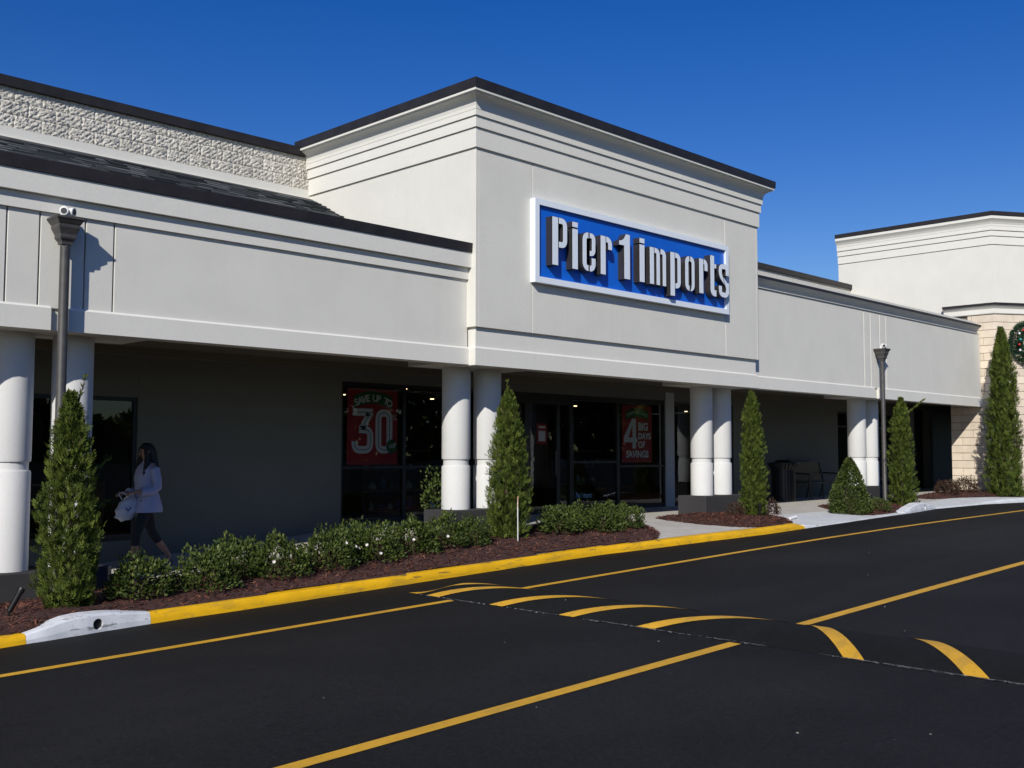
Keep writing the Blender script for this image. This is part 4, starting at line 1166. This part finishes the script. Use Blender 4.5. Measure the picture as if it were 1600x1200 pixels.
obj('liner', MB().lathe([(.27, .03), (.27, .86), (.24, .86), (.24, .1)], 24), BLKM, tb, smooth='auto')
obj('base_ring', MB().lathe([(.31, 0), (.31, .05), (.28, .05)], 24), BLKM, tb)
sl_m = MB().add([(.285, -.022, .05), (.285, .022, .05), (.285, .022, .80), (.285, -.022, .80), (.37, -.03, .95), (.37, .03, .95), (.30, -.022, .05), (.30, .022, .05), (.30, .022, .80), (.30, -.022, .80), (.385, -.03, .94), (.385, .03, .94)],
                [(0, 1, 2, 3), (3, 2, 5, 4), (7, 6, 9, 8), (8, 9, 10, 11), (0, 3, 9, 6), (3, 4, 10, 9), (2, 1, 7, 8), (5, 2, 8, 11), (4, 5, 11, 10), (1, 0, 6, 7)]).mesh('slat')
sl_m.materials.append(BLKM)
for k in range(24): link('slat', sl_m, None, tb, None, (0, 0, k * 2 * math.pi / 24))
obj('rim', MB().lathe([(.37, .95), (.40, .95), (.40, .98), (.36, .98), (.24, 1.0), (.17, 1.06), (.15, 1.06), (.15, 1.0)], 24), BLKM, tb, smooth='auto')

# ------------------------------------------------------------------ wreath and wall lantern on the stone corner
def on_chamfer(s, z, out=0.0):
    n = Vector((cd.y, -cd.x)); p = c0 + cd * s + n * out
    return Vector((p.x, p.y, z))
ang = math.atan2(cd.y, cd.x)
wr = thing('wreath', 'round green christmas wreath with white bow and coloured baubles on the tan stone wall', 'wreath', on_chamfer(1.02, 5.02, .14), ang)
r = np.random.default_rng(5); n = 5200
A = r.uniform(0, 6.28, n); B = r.uniform(0, 6.28, n); rr_ = r.uniform(.3, 1, n) ** .5 * .17
c = np.stack([(.44 + rr_ * np.cos(B)) * np.cos(A), .75 * rr_ * np.sin(B), (.44 + rr_ * np.cos(B)) * np.sin(A)], -1)
ou = unit(np.stack([np.cos(B) * np.cos(A), np.sin(B), np.cos(B) * np.sin(A)], -1) + r.normal(0, .5, (n, 3)))
v, qd = leaf_quads(c, ou, unit(np.cross(ou, r.normal(0, 1, (n, 3)))), r.uniform(.05, .09, n), np.full(n, .014))
me = np_mesh('greenery', v, qd, r.uniform(0, .5, n)); me.materials.append(attr_mat('wreath_green', [(.010, .035, .018), (.03, .075, .035), (.05, .11, .05)], .6)); link('greenery', me, None, wr)
RB = mat('bauble_red', (.55, .02, .02), .25); WBm = mat('bauble_white', (.8, .8, .82), .25); TB = mat('bauble_teal', (.05, .35, .33), .25); BOW = mat('bow_silver', (.70, .74, .88), .35)
for i in range(18):
    a = i * 2 * math.pi / 18 + .2; q_ = .44 + .05 * math.sin(i * 2.1)
    mb = MB(); mb.lathe([(.004, -.035), (.022, -.028), (.035, 0), (.022, .028), (.004, .035)], 10)
    obj('bauble', mb, (RB, WBm, TB)[i % 3], wr, smooth=True, loc=(q_ * math.cos(a), -.15, q_ * math.sin(a)))
for s in (-1, 1):
    mb = MB(); tri_prism(mb, [(0, 0), (s * .10, .14), (s * .24, .17), (s * .26, .02), (s * .12, -.04)], -.20, -.14); obj('bow_loop', mb, BOW, wr, bevel=.02)
    mb = MB(); tri_prism(mb, [(0, 0), (s * .04, .0), (s * .26, -.42), (s * .12, -.46), (s * .02, -.1)], -.19, -.15); obj('ribbon_tail', mb, BOW, wr, bevel=.012)
ln_ = thing('wall_lantern', 'dark bronze lantern fixed to the tan stone wall below the wreath', 'lantern', on_chamfer(1.16, 3.42, .0), ang)
RUST = mat('lantern_bronze', (.045, .022, .016), .5)
obj('back_plate', MB().box(-.08, .08, -.03, 0, .10, .62), RUST, ln_)
obj('bracket', MB().tube([(0, -.03, .55), (0, -.12, .66), (0, -.22, .62)], .016), RUST, ln_)
obj('hood', MB().lathe([(.20, .44), (.21, .46), (.10, .56), (.03, .62)], 8, (0, -.22, 0)), RUST, ln_)
obj('lantern_glass', MB().lathe([(.12, .06), (.155, .43)], 8, (0, -.22, 0)), mat('lantern_glass', (.09, .05, .04), .2), ln_)
obj('lantern_foot', MB().lathe([(.03, 0), (.13, .03), (.13, .059)], 8, (0, -.22, 0)), RUST, ln_)

# ------------------------------------------------------------------ the walking person
SKIN = mat('skin', (.36, .20, .13), .5); HAIR = mat('hair', (.012, .009, .008), .45); SHIRT = mat('blouse_white', (.40, .41, .55), .8); LEG = mat('leggings_black', (.012, .013, .016), .8); BAGM = mat('bag_white', (.58, .58, .62), .6); SHOE = mat('shoe_grey', (.10, .10, .11), .6)
bump(SHIRT, 14, .5, .03, 3); bump(HAIR, 60, .5, .02, 3, stretch=(6, 6, 1))
per = thing('person', 'person with long dark hair in white blouse and black capris walking past shop window', 'person', (6.62, 13.45, .255), R(182))
def skin_obj(name, verts, edges, m, parent, root=0, sub=2):
    """verts: (x,y,z,rx,ry)"""
    me = bpy.data.meshes.new(name); me.from_pydata([v[:3] for v in verts], edges, []); me.update()
    o = link(name, me, m, parent)
    sk = o.modifiers.new('skin', 'SKIN'); sk.use_smooth_shade = True
    lay = me.skin_vertices[0] if me.skin_vertices else None
    if lay is None:
        bm = bmesh.new(); bm.from_mesh(me); bm.verts.layers.skin.verify(); bm.to_mesh(me); bm.free(); lay = me.skin_vertices[0]
    for i, v in enumerate(verts):
        lay.data[i].radius = (v[3], v[4] if len(v) > 4 else v[3]); lay.data[i].use_root = (i == root)
    ss = o.modifiers.new('sub', 'SUBSURF'); ss.levels = sub; ss.render_levels = sub
    return o
# local frame: x forward, y left, z up; height 1.68
V = [(0, 0, .90, .13, .15), (0, 0, 1.05, .105, .13), (.01, 0, 1.22, .11, .15), (.0, 0, 1.36, .10, .15), (.0, 0, 1.43, .05, .06), (.015, 0, 1.50, .048, .05),
     (.03, 0, 1.57, .083, .07), (.025, 0, 1.635, .080, .068),
     # left leg forward
     (.03, .09, .86, .085, .085), (.17, .09, .50, .058, .055), (.17, .09, .46, .055, .052), (.20, .09, .26, .050, .046), (.24, .09, .085, .034, .032), (.33, .09, .055, .030, .036), (.42, .09, .035, .020, .034),
     # right leg back
     (-.03, -.09, .86, .085, .085), (-.13, -.09, .51, .058, .055), (-.15, -.09, .47, .055, .052), (-.30, -.09, .29, .050, .046), (-.42, -.09, .14, .034, .032), (-.375, -.09, .06, .028, .034), (-.30, -.09, .02, .016, .032),
     # left arm, forearm raised forward holding the bag
     (0, .17, 1.37, .052, .05), (-.03, .205, 1.12, .042, .04), (-.03, .21, 1.08, .040, .038), (.12, .19, 1.05, .032, .03), (.22, .17, 1.05, .024, .027), (.28, .165, 1.045, .018, .034),
     # right arm
     (0, -.17, 1.37, .052, .05), (-.04, -.205, 1.12, .042, .04), (-.03, -.21, 1.08, .040, .038), (.10, -.19, 1.03, .032, .03), (.20, -.17, 1.03, .024, .027), (.26, -.165, 1.025, .018, .034)]
E_ = [(0, 1), (1, 2), (2, 3), (3, 4), (4, 5), (5, 6), (6, 7), (0, 8), (8, 9), (9, 10), (10, 11), (11, 12), (12, 13), (13, 14), (0, 15), (15, 16), (16, 17), (17, 18), (18, 19), (19, 20), (20, 21),
      (3, 22), (22, 23), (23, 24), (24, 25), (25, 26), (26, 27), (3, 28), (28, 29), (29, 30), (30, 31), (31, 32), (32, 33)]
k = len(V)
for hb, hy, s in ((27, .165, 1), (33, -.165, -1)):
    bx_, by, bz = V[hb][:3]
    for j, (oy, L) in enumerate(((-.026, .060), (-.009, .070), (.009, .066), (.024, .052))):
        V += [(bx_ + .035, by + oy, bz - .004, .0085, .0085), (bx_ + .035 + L * .5, by + oy, bz - .018, .0080, .0080), (bx_ + .03 + L * .75, by + oy, bz - .05, .0070, .0070)]
        E_ += [(hb, len(V) - 3), (len(V) - 3, len(V) - 2), (len(V) - 2, len(V) - 1)]
    V += [(bx_ + .0, by - s * .04, bz - .012, .0095, .0095), (bx_ + .035, by - s * .05, bz - .03, .008, .008)]
    E_ += [(hb, len(V) - 2), (len(V) - 2, len(V) - 1)]
body = skin_obj('body', V, E_, SKIN, per)
# face relief
fc = MB(); fc.lathe([(.002, -.03), (.013, -.02), (.010, 0), (.004, .025)], 8, (.112, 0, 1.555)); obj('nose', fc, SKIN, per, smooth=True)
for s in (-1, 1):
    obj('eye', MB().lathe([(.001, -.007), (.009, -.003), (.009, .003), (.001, .007)], 8, (.100, s * .028, 1.585)), HAIR, per, smooth=True)
    obj('ear', MB().lathe([(.002, -.026), (.014, -.012), (.016, .01), (.003, .026)], 8, (.02, s * .072, 1.575)), SKIN, per, smooth=True)
obj('mouth', MB().box(.098, .106, -.02, .02, 1.517, 1.523), mat('lips', (.30, .08, .07), .5), per, bevel=.003)
LV = [(0, 0, .93, .10, .12), (.03, .08, .84, .088, .088), (.11, .09, .66, .082, .076), (.172, .09, .49, .064, .060), (.178, .09, .45, .062, .057), (.195, .09, .31, .060, .055),
      (-.03, -.08, .84, .088, .088), (-.09, -.09, .66, .082, .076), (-.135, -.09, .50, .064, .060), (-.16, -.09, .46, .062, .057), (-.265, -.09, .335, .060, .055)]
skin_obj('leggings', LV, [(0, 1), (1, 2), (2, 3), (3, 4), (4, 5), (0, 6), (6, 7), (7, 8), (8, 9), (9, 10)], LEG, per)
def loft(name, secs, m, parent, n=20, wob=0.0):
    mb = MB(); vs_ = []; fs = []
    for j, (cx, cy, cz, rx, ry) in enumerate(secs):
        for k in range(n):
            t = 2 * math.pi * k / n
            w_ = 1 + wob * math.sin(3 * t + j * .9) + wob * .6 * math.sin(7 * t + j * 1.7)
            vs_.append((cx + rx * w_ * math.cos(t), cy + ry * w_ * math.sin(t), cz))
    for j in range(len(secs) - 1):
        for k in range(n): fs.append((j * n + k, j * n + (k + 1) % n, (j + 1) * n + (k + 1) % n, (j + 1) * n + k))
    fs.append(tuple(range(n - 1, -1, -1))); fs.append(tuple((len(secs) - 1) * n + k for k in range(n)))
    mb.add(vs_, fs)
    return obj(name, mb, m, parent, smooth='auto')
loft('blouse', [(-.01, 0, .77, .195, .225), (-.01, 0, .82, .192, .222), (-.005, 0, .95, .165, .20), (0, 0, 1.08, .132, .168), (.012, 0, 1.22, .140, .178), (.005, 0, 1.33, .125, .185), (0, 0, 1.39, .10, .16), (0, 0, 1.43, .066, .085), (.004, 0, 1.45, .055, .065)], SHIRT, per, 24, .035)
for s in (-1, 1):
    dz_ = 0 if s > 0 else -.02
    mb = MB(); mb.tube([(0, s * .13, 1.385), (-.01, s * .185, 1.34), (-.03, s * .212, 1.20), (-.035, s * .215, 1.10), (.02, s * .208, 1.055), (.11, s * .19, 1.05 + dz_), (.17, s * .18, 1.05 + dz_)], [.05, .07, .066, .062, .058, .055, .060], 12)
    obj('sleeve', mb, SHIRT, per, smooth='auto')
loft('hair', [(-.13, 0, 1.00, .012, .05), (-.13, 0, 1.06, .035, .10), (-.12, 0, 1.18, .055, .125), (-.10, 0, 1.32, .065, .125), (-.075, 0, 1.42, .075, .11), (-.05, 0, 1.50, .082, .098), (-.035, 0, 1.56, .090, .092), (-.012, 0, 1.615, .098, .088), (.005, 0, 1.66, .085, .076), (.005, 0, 1.69, .055, .05), (.005, 0, 1.70, .02, .018)], HAIR, per, 20, .03)
for s in (-1, 1):
    mb = MB(); mb.tube([(.055, s * .055, 1.655), (.062, s * .074, 1.60), (.048, s * .088, 1.52), (.05, s * .10, 1.42), (.075, s * .105, 1.30), (.085, s * .10, 1.18), (.085, s * .095, 1.12)], [.018, .026, .034, .042, .040, .028, .008], 10)
    obj('hair_strand', mb, HAIR, per, smooth='auto')
for (pts) in ([(.20, .09, .03, .042, .04), (.30, .09, .045, .042, .045), (.42, .09, .03, .030, .042)], [(-.445, -.09, .10, .040, .038), (-.385, -.09, .035, .040, .043), (-.30, -.09, .012, .024, .040)]):
    skin_obj('shoe', pts, [(0, 1), (1, 2)], SHOE, per)
# carried bag
bag = thing('shopping_bag', 'crumpled pale plastic bag held in front by the walking person', 'bag', (6.62, 13.45, .255), R(182))
bm = bmesh.new(); bmesh.ops.create_icosphere(bm, subdivisions=4, radius=1)
for v in bm.verts:
    x, y, z = v.co
    k_ = 1 + .12 * math.sin(5 * x + 3 * z) * math.sin(6 * y + 2) + .08 * math.sin(11 * z + 4 * x)
    taper = .62 + .38 * (1 - (z * .5 + .5))
    v.co = (.17 * x * k_ * taper + .27 - .05 * z, .08 * y * k_, .17 * z * (1 + .05 * math.sin(9 * x)) + .83)
bme = bpy.data.meshes.new('sack'); bm.to_mesh(bme); bm.free()
bme.polygons.foreach_set('use_smooth', [True] * len(bme.polygons)); link('sack', bme, BAGM, bag)
obj('print', MB().tube([(.30, .083, .86), (.26, .088, .84), (.30, .088, .80), (.33, .083, .84)], .012, 6), mat('bag_print', (.05, .12, .3), .6), bag)
for s in (-1, 1): obj('handle', MB().tube([(.22, s * .05, .97), (.26, s * .12, 1.03), (.30, s * .165, 1.03), (.32, s * .12, 1.0), (.33, s * .03, .95)], .010, 6), BAGM, bag)

# ------------------------------------------------------------------ far wood across the car park (shows in the glass)
r = np.random.default_rng(9); n = 26000
px = r.uniform(-160, 300, n); hh = np.interp(px, [-160, 60, 78, 300], [6.0, 6.0, 16.5, 18.5]) + 1.6 * np.sin(px * .17) + 1.2 * np.sin(px * .43 + 1); py = -95 + r.normal(0, 4, n)
pz = r.uniform(0, 1, n) ** .8 * hh - .8
nn = unit(r.normal(0, 1, (n, 3))); ax = unit(np.cross(nn, r.normal(0, 1, (n, 3))))
v, qd = leaf_quads(np.stack([px, py, pz], -1), ax, nn, r.uniform(1.2, 2.8, n), r.uniform(.5, 1.1, n))
me = np_mesh('far_wood', v, qd, r.uniform(0, 1, n)); me.materials.append(CYPRESS)
stuff(tag(link('far_wood', me), 'distant dark green wood across the car park', 'wood'))
